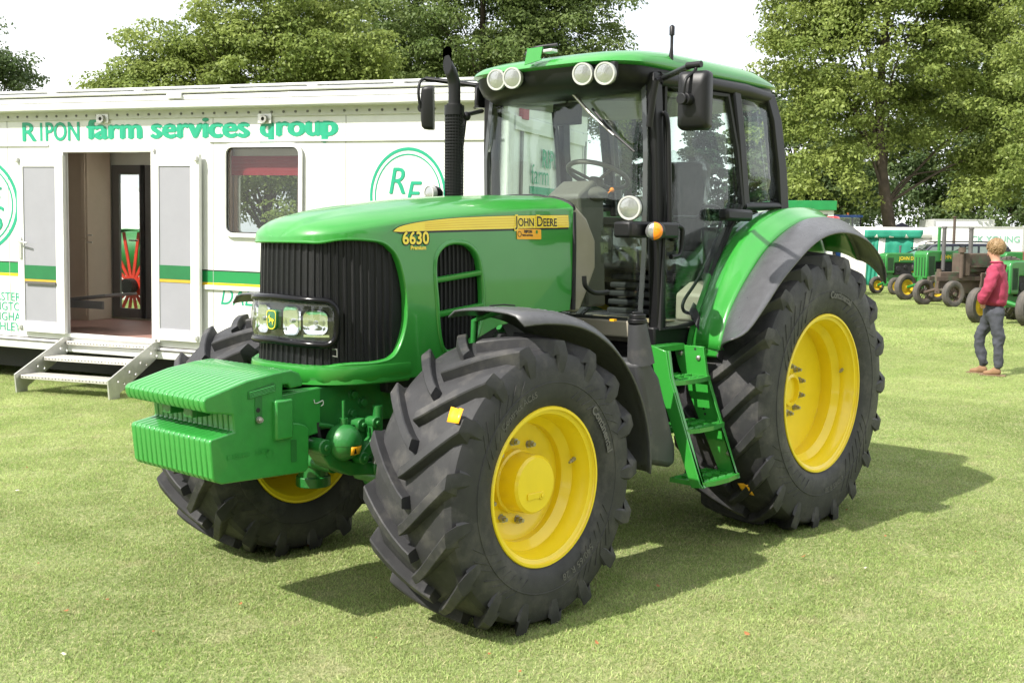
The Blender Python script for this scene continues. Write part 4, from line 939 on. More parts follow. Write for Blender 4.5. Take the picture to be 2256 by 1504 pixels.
# ---- steps
XF, XB = -1.33, -.935
sp_ = [(-.70, 1.20), (-.92, 1.20), (-.95, 1.05), (-1.165, .478), (-1.185, .452), (-1.06, .438), (-.74, 1.08)]
for xs_, nm in ((XF, 'front'), (XB, 'rear')):
    q = MB(); q.prism(sp_ if nm == 'rear' else [(-.80, 1.23), (-.92, 1.20), (-.95, 1.05), (-1.165, .478), (-1.185, .452), (-1.11, .442), (-.84, 1.08)], xs_, xs_+.012, 'x'); so_ = q.build('step_stringer', M['green'], T, 30, bevel=.003)
    q = MB(); fl = [(-.93, 1.20), (-.955, 1.05), (-1.17, .47), (-1.19, .452), (-1.176, .445), (-.94, 1.05), (-.915, 1.20)]; q.prism(fl, xs_+(.012 if nm == 'front' else 0.), xs_+(.035 if nm == 'front' else -.022), 'x'); q.build('stringer_flange', M['green'], so_, 30, bevel=.002)
    if nm == 'rear':
        for yy, zz in ((-.76, 1.15), (-.885, 1.13), (-1.11, .585)):
            q = MB(); q.sphere((XB-.004, yy, zz), .016, 12, 8, (.6, 1, 1)); q.build('step_bolt', M['steel'], so_, 60)
        for yy, zz in ((-.76, 1.185), (-.86, 1.182), (-.93, .83), (-.94, .80)):
            q = MB(); q.cyl((XB-.002, yy, zz), (XB-.0005, yy, zz), .008, n=10); q.build('stringer_hole', M['blackmatt'], so_)
q = MB(); q.box2((XF, -.78, 1.17), (XB+.012, -.70, 1.21)); q.build('step_bracket', M['green'], T, 30, bevel=.006)
for yo_, z in ((-.958, 1.03), (-1.062, .765), (-1.172, .478)):
    x0, x1 = XF+.013, XB-.001; dp = .215
    q = MB(); ol = [(x0, yo_+dp), (x1, yo_+dp), (x1+.02, yo_+.03), (x1+.005, yo_-.01), (lerp(x0, x1, .6), yo_-.035), (lerp(x0, x1, .25), yo_-.03), (x0, yo_)]
    holes = []
    for i in range(4):
        for j in range(2):
            xa, xb = lerp(x0, x1, .06+i*.23), lerp(x0, x1, .24+i*.23); ya, yb = (yo_+dp-.02, yo_+dp-.095) if j == 0 else (yo_+dp-.115, yo_+.012)
            holes.append([(xa, ya), (xb, ya), (xb, yb), (xa, yb)])
    q.panel(ol, holes, lambda a, b: Vector((a, b, z)), inner=False); tr = q.build('step_tread', M['green'], T, 0, solid=.026, soff=-1)
    q = MB()
    for i in range(4):
        xa, xb = lerp(x0, x1, .06+i*.23), lerp(x0, x1, .24+i*.23)
        for yy in (yo_+dp-.02, yo_+dp-.095, yo_+dp-.115, yo_+.012):
            for k in range(5):
                xx = lerp(xa, xb, (k+.5)/5); q.add([(xx-.007, yy, z), (xx+.007, yy, z), (xx, yy, z+.008)], [(0, 1, 2)])
    tag(q.build('tread_teeth', M['green'], tr, 0, solid=.003), kind='stuff')
# ---- cab interior
q = MB(); q.prism([(-1.62, 1.42), (-1.60, 2.0), (-1.54, 2.03), (-1.42, 1.95), (-1.335, 1.82), (-1.33, 1.66), (-1.42, 1.5), (-1.48, 1.40)], -.41, .41); q.build('dash_cowl', M['beige'], T, 40, bevel=.02)
q = MB(); q.box2((-1.155, -.60, 1.24), (-1.05, .60, 1.34)); q.build('front_floor_step', M['beige'], T, 0, bevel=.01)
q = MB()
for k in range(6): q.box((-1.137, -.413, 1.80-k*.02), (.01, .005, .008))
sw = P(1262, 345, y=-.02); sx_ = -.78
sw = Vector((-.80, .0, 2.24)); ax = Vector((.42, 0, 1)).normalized(); ring_ = MB().ring(sw, ax, .20, 40)
q = MB(); q.tube(ring_, .016, 8, closed=True); q.build('steering_wheel', M['beigedk'], T, 60)
q = MB(); 
for k in (4, 17, 31): q.tube([sw-ax*.05, lerp(sw-ax*.05, Vector(ring_[k]), .5), ring_[k]], .012, 6)
q.cyl(sw-ax*.07, sw-ax*.03, .05, n=16); q.tube([sw-ax*.05, sw-ax*.5], .05, 12); q.build('steering_column', M['beigedk'], T, 50)
q = MB(); q.sphere((-.97, 0, 2.11), .15, 20, 12, (.95, 1.25, .45)); q.prism([(-1.16, 2.10), (-1.0, 2.2), (-.9, 2.12), (-.86, 1.4), (-1.05, 1.4)], -.13, .13); q.build('dash_console', mat('console_plastic', (.12, .11, .09), .55, var=.06), T, 45, bevel=.035, seg=3)
q = MB(); q.sphere((-.86, -.16, 2.14), .016); q.tube([(-.9, -.13, 2.1), (-.86, -.16, 2.14)], .005, 6); q.build('shuttle_lever', M['amber'], T, 60)
q = MB(); q.box2((-.45, -.27, 1.62), (.05, .27, 1.75)); q.build('seat_cushion', M['seat'], T, 40, bevel=.05, seg=3)
q = MB(); q.box((.08, 0, 2.05), (.13, .50, .66), Matrix.Rotation(R_(10), 3, 'Y')); q.build('seat_back', M['seat'], T, 40, bevel=.055, seg=3)
q = MB()
for k in range(5): q.box2((-.40+.01*k, -.22, 1.32+k*.058), (.03-.01*k, .22, 1.36+k*.058))
q.build('seat_suspension', M['blackmatt'], T, 0, bevel=.012)
q = MB(); rows = []
r2 = random.Random(4)
for i in range(14):
    t = i/13; row = []
    for k in range(14):
        u = k/13*2-1; x = lerp(-.50, .02, min(1, t*2)) if t < .5 else .02+(t-.5)*.16; z = 1.765 if t < .5 else 1.77+(t-.5)*1.35
        row.append((x+r2.uniform(-.016, .016), u*.31+r2.uniform(-.012, .012), z+r2.uniform(-.016, .020)-.10*abs(u)**4))
    rows.append(row)
q.loft(rows).build('seat_wrap', M['wrap'], T, 0, solid=.001)
q = MB(); q.prism([(-.50, 1.55), (-.52, 1.80), (-.30, 1.93), (.18, 1.95), (.20, 1.5)], .30, .56); q.build('side_console', M['beige'], T, 40, bevel=.03)
q = MB(); q.box2((-.50, .26, 1.93), (-.05, .36, 1.98)); q.tube([(-.45, .40, 1.9), (-.50, .40, 2.06)], .010, 8); q.sphere((-.50, .40, 2.07), .022); q.build('armrest', M['beigedk'], T, 40)
q = MB(); q.prism([(-.45, 1.30), (-.45, 1.48), (-.30, 1.55), (.2, 1.58), (.2, 1.30)], -.60, -.38); q.build('side_trim', M['beige'], T, 40, bevel=.02)
q = MB(); q.box((-.78, .12, 1.36), (.10, .07, .012), Matrix.Rotation(R_(-35), 3, 'Y')); q.box((-.78, .24, 1.36), (.10, .07, .012), Matrix.Rotation(R_(-35), 3, 'Y')); q.build('pedals', M['blackmatt'], T, bevel=.004)
q = MB(); q.box((-1.0, .10, 2.62), (.03, .22, .14)); q.tube([(-1.0, .1, 2.68), (-1.02, .1, 2.75)], .01, 6); q.build('interior_mirror', M['blackmatt'], T, 30, bevel=.015)
q = MB(); q.tube(crom([P(u, v, y=-.52) for u, v in ((1287, 608), (1290, 630), (1310, 645), (1340, 643))], 4), .014, 8); q.build('floor_lever', M['black'], T, 60)
q = MB(); rows = []
for i in range(10):
    rows.append([(-1.10+r2.uniform(-.01, .01)+.05*math.sin(i), lerp(-.58, -.25, i/9), 1.70+k*.05+r2.uniform(-.02, .02)) for k in range(5)])
q.loft(rows).build('plastic_sheet', M['wrap'], T, 0, solid=.001)
q = MB(); q.box2((-.95, -.45, 1.305), (-.55, .20, 1.312)); q.build('floor_mat', mat('cardboard_mat', (.36, .29, .17), .8), T, 0)
q = MB(); q.box((P(1351, 705, z=1.36)), (.03, .03, .012)); q.build('orange_tag', M['decalorange'], T)
# ------------------------------------------------------------------ the exhibition trailer (local x to the right along its side, y into it, z up)
TRD = Vector((.345, -.9386, 0)); TRA = math.atan2(TRD.y, TRD.x); TIN = Vector((.9386, .345, 0))
TR0 = P(245, 880, z=0)+TIN*.80; TR0.z = 0
X = thing('exhibition_trailer', 'long white exhibition trailer with green lettering and open double doors', 'trailer', TR0)
X.rotation_euler = (0, R_(.9), TRA)
XM = Matrix.Translation(TR0) @ X.rotation_euler.to_matrix().to_4x4(); XI = XM.inverted()
def TP(u, v, ly=0.):
    o = XI @ CAM; d = XI.to_3x3() @ ray(u, v); return o+d*((ly-o.y)/d.y)
M['white'] = mat('white_panel', (.66, .665, .65), .38, coat=.3, var=.04, scale=1.5, col2=(.52, .515, .47), c2lo=.50, c2hi=.85, c2scale=1.2)
M['cream'] = mat('cream_panel', (.60, .59, .52), .5, var=.04)
M['frost'] = mat('frosted_panel', (.27, .27, .30), .45, var=.03, bump=.15, bscale=120)
M['tgreen'] = mat('sign_green', (.012, .30, .17), .35, var=.05)
M['sgreen'] = mat('stripe_green', (.012, .22, .06), .35, var=.03)
M['syel'] = mat('stripe_yellow', (.80, .52, .015), .4, var=.03)
M['room'] = mat('interior_panel', (.48, .40, .31), .6, var=.04)
M['roomdk'] = mat('interior_brown', (.24, .17, .12), .6, var=.06)
M['dgrey'] = mat('grey_door_frame', (.10, .095, .09), .45, var=.05)
M['floor'] = mat('pink_vinyl_floor', (.30, .17, .14), .5, var=.08)
M['blind'] = mat('red_blind', (.34, .016, .03), .6, var=.1)
M['wglass'] = glass('trailer_glass', (.85, .88, .87), boost=1.0)
xl = TP(0, 500).x-4.5; xr = TP(1118, 330).x
zb = TP(200, 752).z; zt = TP(300, 262).z; zr = TP(300, 190).z
DEP = 2.5
d0, d1 = TP(148, 735), TP(335, 338); dz0, dz1 = min(TP(150, 733).z, TP(336, 738).z), TP(240, 336).z
w0, w1 = TP(500, 515), TP(664, 322)
dop = [(d0.x, dz0), (d1.x, dz0), (d1.x, dz1), (d0.x, dz1)]
wop = rrect(w0.x, w1.x, w0.z, w1.z, .09)
q = MB(); q.panel([(xl, zb), (xr, zb), (xr, zt), (xl, zt)], [dop, wop], lambda a, b: Vector((a, 0, b)), inner=False); side_o = q.build('side_wall', M['white'], X, 0, solid=.04, soff=-1)
# far wall with its own door and window openings
fd0, fd1 = TP(262, 690, DEP), TP(312, 385, DEP); fw0, fw1 = TP(526, 512, DEP), TP(659, 385, DEP)
q = MB(); q.panel([(xl, zb), (xr, zb), (xr, zt), (xl, zt)], [[(fd0.x, fd0.z), (fd1.x, fd0.z), (fd1.x, fd1.z), (fd0.x, fd1.z)], rrect(fw0.x, fw1.x, fw0.z, fw1.z, .06)], lambda a, b: Vector((a, DEP, b)), inner=False); q.build('far_wall', M['cream'], X, 0, solid=.04, soff=-1)
q = MB(); q.box2((xr-.04, .045, zb), (xr, DEP-.045, zt)); endw = q.build('end_wall', M['white'], X, 0)
q = MB(); q.box2((xl, .045, zb), (xl+.04, DEP-.045, zt)); q.build('end_wall', M['white'], X, 0)
added_sky_h = [[(a, .5), (a+1.6, .5), (a+1.6, DEP-.5), (a, DEP-.5)] for a in (d0.x-1.0, d0.x+1.0, d0.x+3.2)]  # unseen roof openings, added so daylight brightens the interior
q = MB(); q.panel([(xl, -.02), (xr, -.02), (xr, DEP+.02), (xl, DEP+.02)], added_sky_h, lambda a, b: Vector((a, b, zr-.14)), inner=False); q.build('roof', M['white'], X, 0, solid=zr-.14-zt-.002, soff=-1)
skm = bpy.data.materials.new('added_skylight_plastic'); skm.use_nodes = True; _n = skm.node_tree; _t = _n.nodes.new('ShaderNodeBsdfTranslucent'); _t.inputs[0].default_value = (.85, .85, .83, 1); _n.links.new(_t.outputs[0], _n.nodes['Material Output'].inputs[0])
for h_ in added_sky_h: q = MB(); q.box2((h_[0][0]+.01, .51, zt+.01), (h_[1][0]-.01, DEP-.51, zt+.03)); q.build('added_skylight', skm, X, 0)  # diffusing panes added in those openings to spread the daylight
q = MB(); q.box2((xl+.05, .05, zb-.02), (xr-.05, DEP-.05, zb+.03)); q.build('floor', M['floor'], X, 0)
# roof-edge awning housing in stepped strips
za, zbn = TP(0, 250).z, TP(0, 204).z
for k, (z0, z1, yy) in enumerate(((0, .34, .16), (.35, .62, .13), (.63, .80, .15), (.87, 1.0, .10))):
    q = MB(); q.box2((xl, -yy, lerp(za, zbn, z0)), (xr, .10, lerp(za, zbn, z1)-.006)); q.build('awning_housing', M['white'], X, 30, bevel=.012)
for k in range(7):
    xx = TP(130+k*190, 222).x; q = MB(); q.box2((xx-.06, -.125, lerp(za, zbn, .80)), (xx+.06, .02, lerp(za, zbn, .875))); q.build('awning_clip', M['white'], X, 30, bevel=.006)
q = MB(); q.box2((xl, -.05, lerp(za, zbn, .80)), (xr, .05, lerp(za, zbn, .87))); q.build('awning_gap', mat('grey_seal', (.30, .33, .35), .6), X)
pxx = TP(403, 205).x; q = MB(); q.box2((pxx-.10, -.166, lerp(za, zbn, .40)), (pxx+.10, -.13, lerp(za, zbn, .62))); q.build('awning_plate', M['white'], X, 30, bevel=.006)
# riveted rail with bolts
zr0, zr1 = TP(0, 268).z, TP(0, 251).z
q = MB(); q.box2((xl, -.022, zr0), (xr, -.002, zr1)); rail = q.build('riveted_rail', mat('grey_rail', (.50, .50, .47), .5, var=.1), X, 0, bevel=.004)
bm_ = None; u = 0; xx = TP(-20, 260).x
while xx < xr-.05:
    if bm_ is None: q = MB(); q.cyl((0, -.03, 0), (0, -.02, 0), .014, n=10); bo = q.build('rail_bolt', M['dgrey'], rail); bm_ = bo.data
    else: bo = bpy.data.objects.new('rail_bolt', bm_); COL.objects.link(bo); bo.parent = rail
    bo.location = (xx, 0, (zr0+zr1)/2); xx += .152
for uu in (229, 586):
    c = TP(uu, 263); q = MB(); q.box2((c.x-.09, -.032, c.z-.05), (c.x+.09, -.0235, c.z+.06)); tk_ = q.build('awning_bracket', M['alu'], X, 30, bevel=.01)
    q = MB(); q.lathe([(.022, 0), (.045, 0), (.045, .03), (.022, .03)], (c.x, -.035, c.z), (0, -1, 0), 16); q.build('bracket_eye', M['steel'], tk_, 40)
# mouldings, stripes, lower skirt
def strip(name, u0, v0, u1, v1, hgt, dep, m, par=X):
    a, b = TP(u0, v0), TP(u1, v1); q = MB(); q.box2((a.x, -dep, a.z-hgt/2), (b.x, -.001, a.z+hgt/2)); return q.build(name, m, par, 0, bevel=min(.004, hgt/4))
strip('moulding', -60, 322, 108, 320, .02, .02, M['white']); strip('moulding', 462, 312, 1110, 305, .02, .02, M['white']); strip('moulding', 452, 632, 1110, 632, .05, .03, M['white'])
zg1, zg0, zy0 = TP(300, 590).z, TP(300, 614).z, TP(300, 621).z
for a, b in ((xl, d0.x-.03), (d1.x+.03, xr)):
    q = MB(); q.box2((a, -.003, zg0), (b, -.0005, zg1)); q.build('green_stripe', M['sgreen'], X, 0)
    q = MB(); q.box2((a, -.003, zy0), (b, -.0005, zg0-.003)); q.build('yellow_stripe', M['syel'], X, 0)
    q = MB(); q.box2((a, -.0032, zg1+.001), (b, -.0005, zg1+.014)); q.build('dark_stripe', M['decalblack'], X, 0)
q = MB(); q.box2((xl, -.05, zb-.14), (xr, .05, zb-.01)); q.build('lower_rail', M['white'], X, 0, bevel=.012)
q = MB(); q.box2((xl, -.06, zb-.045), (xr, -.05, zb-.03)); q.build('lower_rail_groove', M['dgrey'], X)
q = MB(); q.box2((xl, .25, zb-.42), (xr, DEP-.25, zb-.15)); q.build('chassis', M['blackmatt'], X, 0)
for xx in (TP(120, 770).x-3.2, TP(120, 770).x-2.2, xr-2.5):
    q = MB(); q.lathe([(.16, .12), (.40, .12), (.42, .16), (.42, .32), (.40, .36), (.16, .36)], (xx, .2, .42), (0, 1, 0), 32); q.build('trailer_wheel', M['blackmatt'], X, 40)
for uu in (20, 470, 760, 1000):
    xx = TP(uu, 500).x; q = MB(); q.box2((xx-.003, -.0036, zb), (xx+.003, -.0004, zr0)); q.build('panel_seam', mat('seam_grey', (.35, .35, .34), .6), X, 0)
# doorway frame and open leaves
ft = .045
for a, b, c, d in ((d0.x-ft, d0.x, dz0, dz1), (d1.x, d1.x+ft, dz0, dz1), (d0.x-ft, d1.x+ft, dz1, dz1+ft), (d0.x-ft, d1.x+ft, dz0-.05, dz0)):
    q = MB(); q.box2((a, -.03, c+.001), (b, .06, d-.001)); q.build('door_frame', M['white'], X, 0, bevel=.006)
def leaf(px, sgn):
    (u0, v1, u1, v0) = px; YL = -.09
    a, b = TP(u0, v0, YL), TP(u1, v1, YL); x0, x1, z0, z1 = a.x, b.x, a.z, b.z
    bw = .105
    q = MB(); q.panel([(x0, z0), (x1, z0), (x1, z1), (x0, z1)], [[(x0+bw*.9, z0+.13), (x1-bw*1.15, z0+.13), (x1-bw*1.15, z1-.13), (x0+bw*.9, z1-.13)]], lambda p, r: Vector((p, YL, r)), inner=False); lf = q.build('door_leaf', M['white'], X, 0, solid=.05, soff=-1)
    q = MB(); q.box2((x0+bw*.85, YL+.012, z0+.12), (x1-bw*1.1, YL+.03, z1-.12)); q.build('leaf_panel', M['frost'], lf, 0)
    zq = [TP(u0, t, YL).z for t in (583, 613, 620)]
    q = MB(); q.box2((x0+bw*.9, YL+.006, zq[1]), (x1-bw*1.15, YL+.0115, zq[0])); q.build('leaf_stripe', mat('faded_green', (.012, .14, .045), .4), lf, 0)
    q = MB(); q.box2((x0+bw*.9, YL+.006, zq[2]), (x1-bw*1.15, YL+.0115, zq[1]-.003)); q.build('leaf_stripe', mat('faded_yellow', (.50, .33, .03), .4), lf, 0)
    for zz in (z1-.05, z0+.05):
        q = MB(); q.box2((x0+.01 if sgn < 0 else x1-.05, YL-.035, zz-.03), (x0+.05 if sgn < 0 else x1-.01, YL, zz+.03)); q.build('door_catch', M['alu'], lf, 30, bevel=.008)
    return lf, x0, x1, z0, z1, YL
lf, x0, x1, z0, z1, YL = leaf((43, 343, 137, 728), -1)
q = MB(); zc = TP(50, 540).z; q.box2((x0+.03, YL-.02, zc-.16), (x0+.07, YL, zc+.10)); q.tube([(x0+.05, YL-.05, zc+.05), (x0+.20, YL-.055, zc+.03)], .012, 8); q.build('door_lever', M['alu'], lf, 40, bevel=.004)
q = MB(); zz = TP(90, 621).z; q.box2((x0+.12, YL-.02, zz-.02), (x1-.12, YL-.004, zz+.01)); q.build('leaf_handle_bar', M['dgrey'], lf)
leaf((337, 340, 438, 747), 1)
# window: white surround, glass, red blind
def ring2(e): return rrect(w0.x-e, w1.x+e, w0.z-e, w1.z+e, .09+e)
q = MB(); q.panel(ring2(.035), [ring2(-.012)], lambda a, b: Vector((a, -.022, b)), inner=False); wf = q.build('window', M['white'], X, 0, solid=.02, soff=1)
q = MB(); q.panel(ring2(-.012), [ring2(-.024)], lambda a, b: Vector((a, -.018, b)), inner=False); q.build('window_seal', M['blackmatt'], wf, 0, solid=.008)
q = MB(); q.panel(ring2(-.013), [], lambda a, b: Vector((a, -.006, b)), inner=False); q.build('pane', M['wglass'], wf, 0, solid=.005)
b0, b1 = TP(511, 386, .15), TP(663, 343, .15)
n = 14
for k in range(n):
    z = lerp(b0.z, b1.z, k/n); q = MB(); q.box2((b0.x, .14, z), (b1.x, .165, z+(b1.z-b0.z)/n*.86)); q.build('blind_slat', M['blind'], X, 0)
# far window and far glazed door seen across the room
q = MB(); q.panel(rrect(fw0.x-.05, fw1.x+.05, fw0.z-.05, fw1.z+.05, .07), [rrect(fw0.x, fw1.x, fw0.z, fw1.z, .06)], lambda a, b: Vector((a, DEP-.045, b)), inner=False); fo = q.build('window', M['roomdk'], X, 0, solid=.02)
q = MB(); q.panel(rrect(fw0.x, fw1.x, fw0.z, fw1.z, .06), [], lambda a, b: Vector((a, DEP-.02, b)), inner=False); q.build('pane', M['wglass'], fo, 0)
e0, e1 = TP(249, 697, DEP-.06), TP(336, 364, DEP-.06)
q = MB(); hx0, hx1 = TP(264, 600, DEP-.06).x, TP(308, 600, DEP-.06).x; hz0, hz1 = TP(264, 678, DEP-.06).z, TP(264, 383, DEP-.06).z
q.panel([(e0.x, e0.z), (e1.x+.9, e0.z), (e1.x+.9, e1.z), (e0.x, e1.z)], [[(hx0, hz0), (hx1, hz0), (hx1, hz1), (hx0, hz1)]], lambda a, b: Vector((a, DEP-.06, b)), inner=False); fo = q.build('inner_door', M['dgrey'], X, 0, solid=.04, soff=-1)
q = MB(); q.box2((hx0+.001, DEP-.05, hz0+.001), (hx1-.001, DEP-.045, hz1-.001)); q.build('pane', M['wglass'], fo, 0)
a = TP(303, 530, DEP-.12); q = MB(); q.tube([(a.x, a.y, a.z), (a.x, a.y-.06, a.z), (a.x-.10, a.y-.06, a.z)], .012, 8); q.build('handle', M['alu'], fo, 40)
q = MB(); q.box2((TP(313, 600, DEP-.07).x, DEP-.09, e0.z), (TP(320, 600, DEP-.07).x, DEP-.062, e1.z)); q.build('door_mullion', M['blackmatt'], fo, 0)
# interior linings and cupboard
q = MB(); q.panel([(xl+.06, .06), (xr-.06, .06), (xr-.06, DEP-.06), (xl+.06, DEP-.06)], added_sky_h, lambda a, b: Vector((a, b, zt-.02)), inner=False); q.build('ceiling', M['room'], X, 0, solid=.05, soff=-1)
c0_, c1_ = TP(175, 690, 2.0), TP(243, 340, DEP-.08)
q = MB(); q.box2((c0_.x-.7, 1.95, zb+.03), (c1_.x, DEP-.08, zt-.12)); cup = q.build('cupboard', M['room'], X, 0, bevel=.006)
sp = TP(200, 526, 1.94).z
for za_, zb_ in ((zb+.10, sp-.01), (sp+.01, zt-.2)):
    q = MB(); q.box2((TP(180, 526, 1.94).x, 1.93, za_), (c1_.x-.03, 1.947, zb_)); cd_ = q.build('cupboard_door', M['room'], cup, 0, bevel=.004)
    q = MB(); hz = sp+(.05 if za_ > sp else -.05); q.box2((TP(192, 526, 1.92).x, 1.915, hz-.008), (TP(203, 526, 1.92).x, 1.93, hz+.008)); q.build('cupboard_handle', M['alu'], cd_, 0)
q = MB(); q.box2((c0_.x-.75, .10, zb+.03), (c0_.x-.70, DEP-.1, zt-.12)); q.build('partition', M['roomdk'], X, 0)
q = MB(); q.box2((w0.x-.5, DEP-.08, zb+.03), (xr-.1, DEP-.05, fw0.z-.06)); q.build('wall_lining', M['roomdk'], X, 0)
q = MB(); q.box2((e1.x+.95, DEP-.079, fw0.z-.06), (fw0.x-.06, DEP-.051, zt-.11)); q.build('wall_lining', M['roomdk'], X, 0)
# folded ramp lying in the doorway
r0, r1 = TP(158, 668, .9), TP(262, 664, .9)
q = MB(); q.box(((r0.x+r1.x)/2, .95, r0.z+.10), (r1.x-r0.x, .6, .035), Matrix.Rotation(R_(-7), 3, 'Y')); q.box(((r0.x+r1.x)/2+.05, .65, r0.z+.02), (r1.x-r0.x-.15, .03, .10)); q.build('folded_ramp', mat('ramp_grey', (.16, .16, .16), .5, metal=.4, var=.15), X, 0, bevel=.006)
# lettering on the side
def tl(body, u, v, size, m='tgreen', tilt=0, **k):
    a = TP(u, v); return text('lettering', body, M[m], X, lambda p, r: Vector((a.x+p, -.004, a.z+r+p*tilt)), size=size, **k)
def fit(body, u0, u1, v, h, **k):
    a, b = TP(u0, v), TP(u1, v); o = tl(body, u0, v, h, **k); xs_ = [q.co.x for q in o.data.vertices]; w_ = max(xs_)-min(xs_); f = (b.x-a.x)/w_; mn = min(xs_)
    for q in o.data.vertices: q.co.x = a.x+(q.co.x-mn)*f
    return o
px_m = (TP(700, 400).x-TP(100, 400).x)/600
fit('R', 50, 82, 311, 36*px_m*1.38, bold=.002, fat=.007); fit('I', 89, 94, 311, 36*px_m*1.38); fit('PON', 101, 176, 310, 35*px_m*1.38, bold=.002, fat=.007)
fit('farm', 191, 315, 306, 38*px_m*1.38, bold=.0, fat=.019); fit('services', 332, 552, 304, 38*px_m*1.38, bold=.0, fat=.019); fit('q', 572, 604, 300, 36*px_m*1.38, fat=.019); fit('roup', 608, 746, 299, 36*px_m*1.38, fat=.019)
arc = crom([(*TP(u, v).xz, 0) for u, v in ((601, 300), (600, 311), (590, 315), (574, 313))], 5); q = MB(); q.loft([[Vector((p.x+dx, -.005, p.y+dz)) for dx, dz in ((-.015, -.02), (.015, .02))] for p in arc]); q.build('lettering', M['tgreen'], X, 0)
fit('DALLAS'[:4], 487, 575, 670, 30*px_m*1.38, shear=.25)
for bdy, v in (('ASTER', 659), ('NGTO', 680), ('NGHA', 702), ('HLEY', 724)):
    a = TP(46, v); o = tl(bdy, -30, v, 17*px_m*1.38); xs_ = [q.co.x for q in o.data.vertices]; dx = a.x-max(xs_)
    for q in o.data.vertices: q.co.x += dx
def ringlogo(u, v, ru, rv, letters):
    c = TP(u, v); px_m = (TP(u+50, v).x-TP(u-50, v).x)/100; pz_m = (TP(u, v-50).z-TP(u, v+50).z)/100; rx = ru*px_m; rz = rv*pz_m; el = lambda k: [(c.x+rx*k*math.cos(t), c.z+rz*k*math.sin(t)) for t in np.linspace(0, 2*math.pi, 49)[:-1]]
    for k0, k1 in ((1.0, .935), (.87, .84)):
        q = MB(); q.panel(el(k0), [el(k1)], lambda a, b: Vector((a, -.004, b)), inner=False); q.build('logo_ring', M['tgreen'], X, 0)
    for ch, du, dv, sz, sh in letters:
        a = TP(u+du, v+dv); text('logo_letter', ch, M['tgreen'], X, lambda p, r: Vector((a.x+p, -.0045, a.z+r)), size=sz*pz_m, shear=sh, sx=.9, bold=-.004, fat=.008)
ringlogo(898, 432, 84, 107, (('R', -45, -5, 85, .2), ('F', -8, 22, 80, .25), ('S', -20, 80, 85, .2)))
ringlogo(-52, 450, 92, 106, (('R', -20, -10, 85, .2), ('F', 28, 10, 70, .25), ('S', 34, 58, 78, .2)))
# end wall dressing seen through the cab
EX = xr+.004
def end(name, y0, y1, z0, z1, m, d=.012):
    q = MB(); q.box2((EX-.004, y0, z0), (EX+d, y1, z1)); return q.build(name, M[m], X, 0, bevel=.004)
end('corner_strip', .0, .14, zb, zt, 'alu'); end('corner_strip', DEP-.14, DEP, zb, zt, 'alu'); end('end_cornice', .14, DEP-.14, zt-.16, zt-.02, 'white', .03)
def EP(u, v):
    o = XI @ CAM; d = XI.to_3x3() @ ray(u, v); return o+d*((xr-o.x)/d.x)
p0_, p1_ = EP(1143, 430), EP(1285, 330); hz_ = EP(1143, 288).z
for yy in (p0_.y, p1_.y): end('end_door_post', yy, yy+.05, zb+.1, hz_, 'dgrey', .02)
end('end_door_head', p0_.y, p1_.y+.05, hz_+.001, hz_+.06, 'dgrey', .022); l0_ = EP(1143, 262); end('end_lamp', l0_.y, l0_.y+.16, l0_.z, l0_.z+.16, 'blind', .05)
def etext(body, u, v, h, **k):
    p = EP(u, v); return text('lettering', body, M['tgreen'], X, lambda a, r: Vector((EX+.016, p.y+a, p.z+r)), size=h, **k)
ph = (EP(1190, 330).z-EP(1190, 370).z)/40
etext('RIPON', 1190, 368, 40*ph*1.4, bold=.006); etext('farm', 1166, 404, 44*ph*1.4); etext('services', 1166, 455, 44*ph*1.4)
for v_ in (414, 422):
    p = EP(1166, v_); q = MB(); q.box2((EX, p.y, p.z-.02), (EX+.006, p.y+1.5, p.z+.02)); q.build('end_stripe', M['tgreen'], X, 0)

# ------------------------------------------------------------------ aluminium steps at the trailer door
SM = Matrix.Translation(TR0) @ Matrix.Rotation(TRA, 4, 'Z')
ST = thing('entrance_steps', 'aluminium three-tread steps below the open trailer doors', 'steps', TR0, TRA)
SI = SM.inverted()
def SP(u, v, ly):
    o = SI @ CAM; d = SI.to_3x3() @ ray(u, v); return o+d*((ly-o.y)/d.y)
f0, f1 = SP(42, 862, -.82), SP(246, 880, -.82); sx0, sx1 = f0.x, f1.x; tp = SP(240, 748, -.06).z
tread_px = ((752, 340, -.04), (802, 268, -.42), (853, 243, -.80))
zt_s = [SP(330, 765, -.06).z, SP(275, 812, -.43).z, SP(244, 862, -.80).z]
zt_s = [tp-.04, (tp-.04)*.64+.04, (tp-.04)*.28+.06]
ys = [-.10, -.46, -.82]
for z, yy in zip(zt_s, ys):
    q = MB(); q.box2((sx0+.03, yy, z-.045), (sx1-.03, yy+.27, z)); td = q.build('tread', mat('tread_plate', (.62, .60, .56), .45, metal=.6, var=.15, scale=20, bump=.5, bscale=60), ST, 0, bevel=.006)
    q = MB()
    for k in range(26): q.cyl((lerp(sx0+.06, sx1-.06, k/25), yy-.001, z-.022), (lerp(sx0+.06, sx1-.06, k/25), yy-.003, z-.022), .007, n=6)
    tag(q.build('tread_perforations', M['blackmatt'], td, 0), kind='stuff')
for xx in (sx0, sx1):
    ol = [(-.86, -.005), (-.70, -.005), (-.70, .06), (.02, tp-.14), (.02, tp), (-.12, tp), (-.88, .22)]
    hs_ = []
    for k in range(4):
        for j, dx in ((0, -.05), (1, .05)):
            t = .16+k*.23; c = (lerp(-.80, .0, t)+dx, lerp(.10, tp-.10, t)-dx*.35+.02); hs_.append(circle2(c[0], c[1], .017, 10))
    q = MB(); q.panel(ol, hs_, lambda a, b: Vector((xx, a, b)), inner=False); q.build('stringer', M['alu'], ST, 0, solid=.02, soff=0)
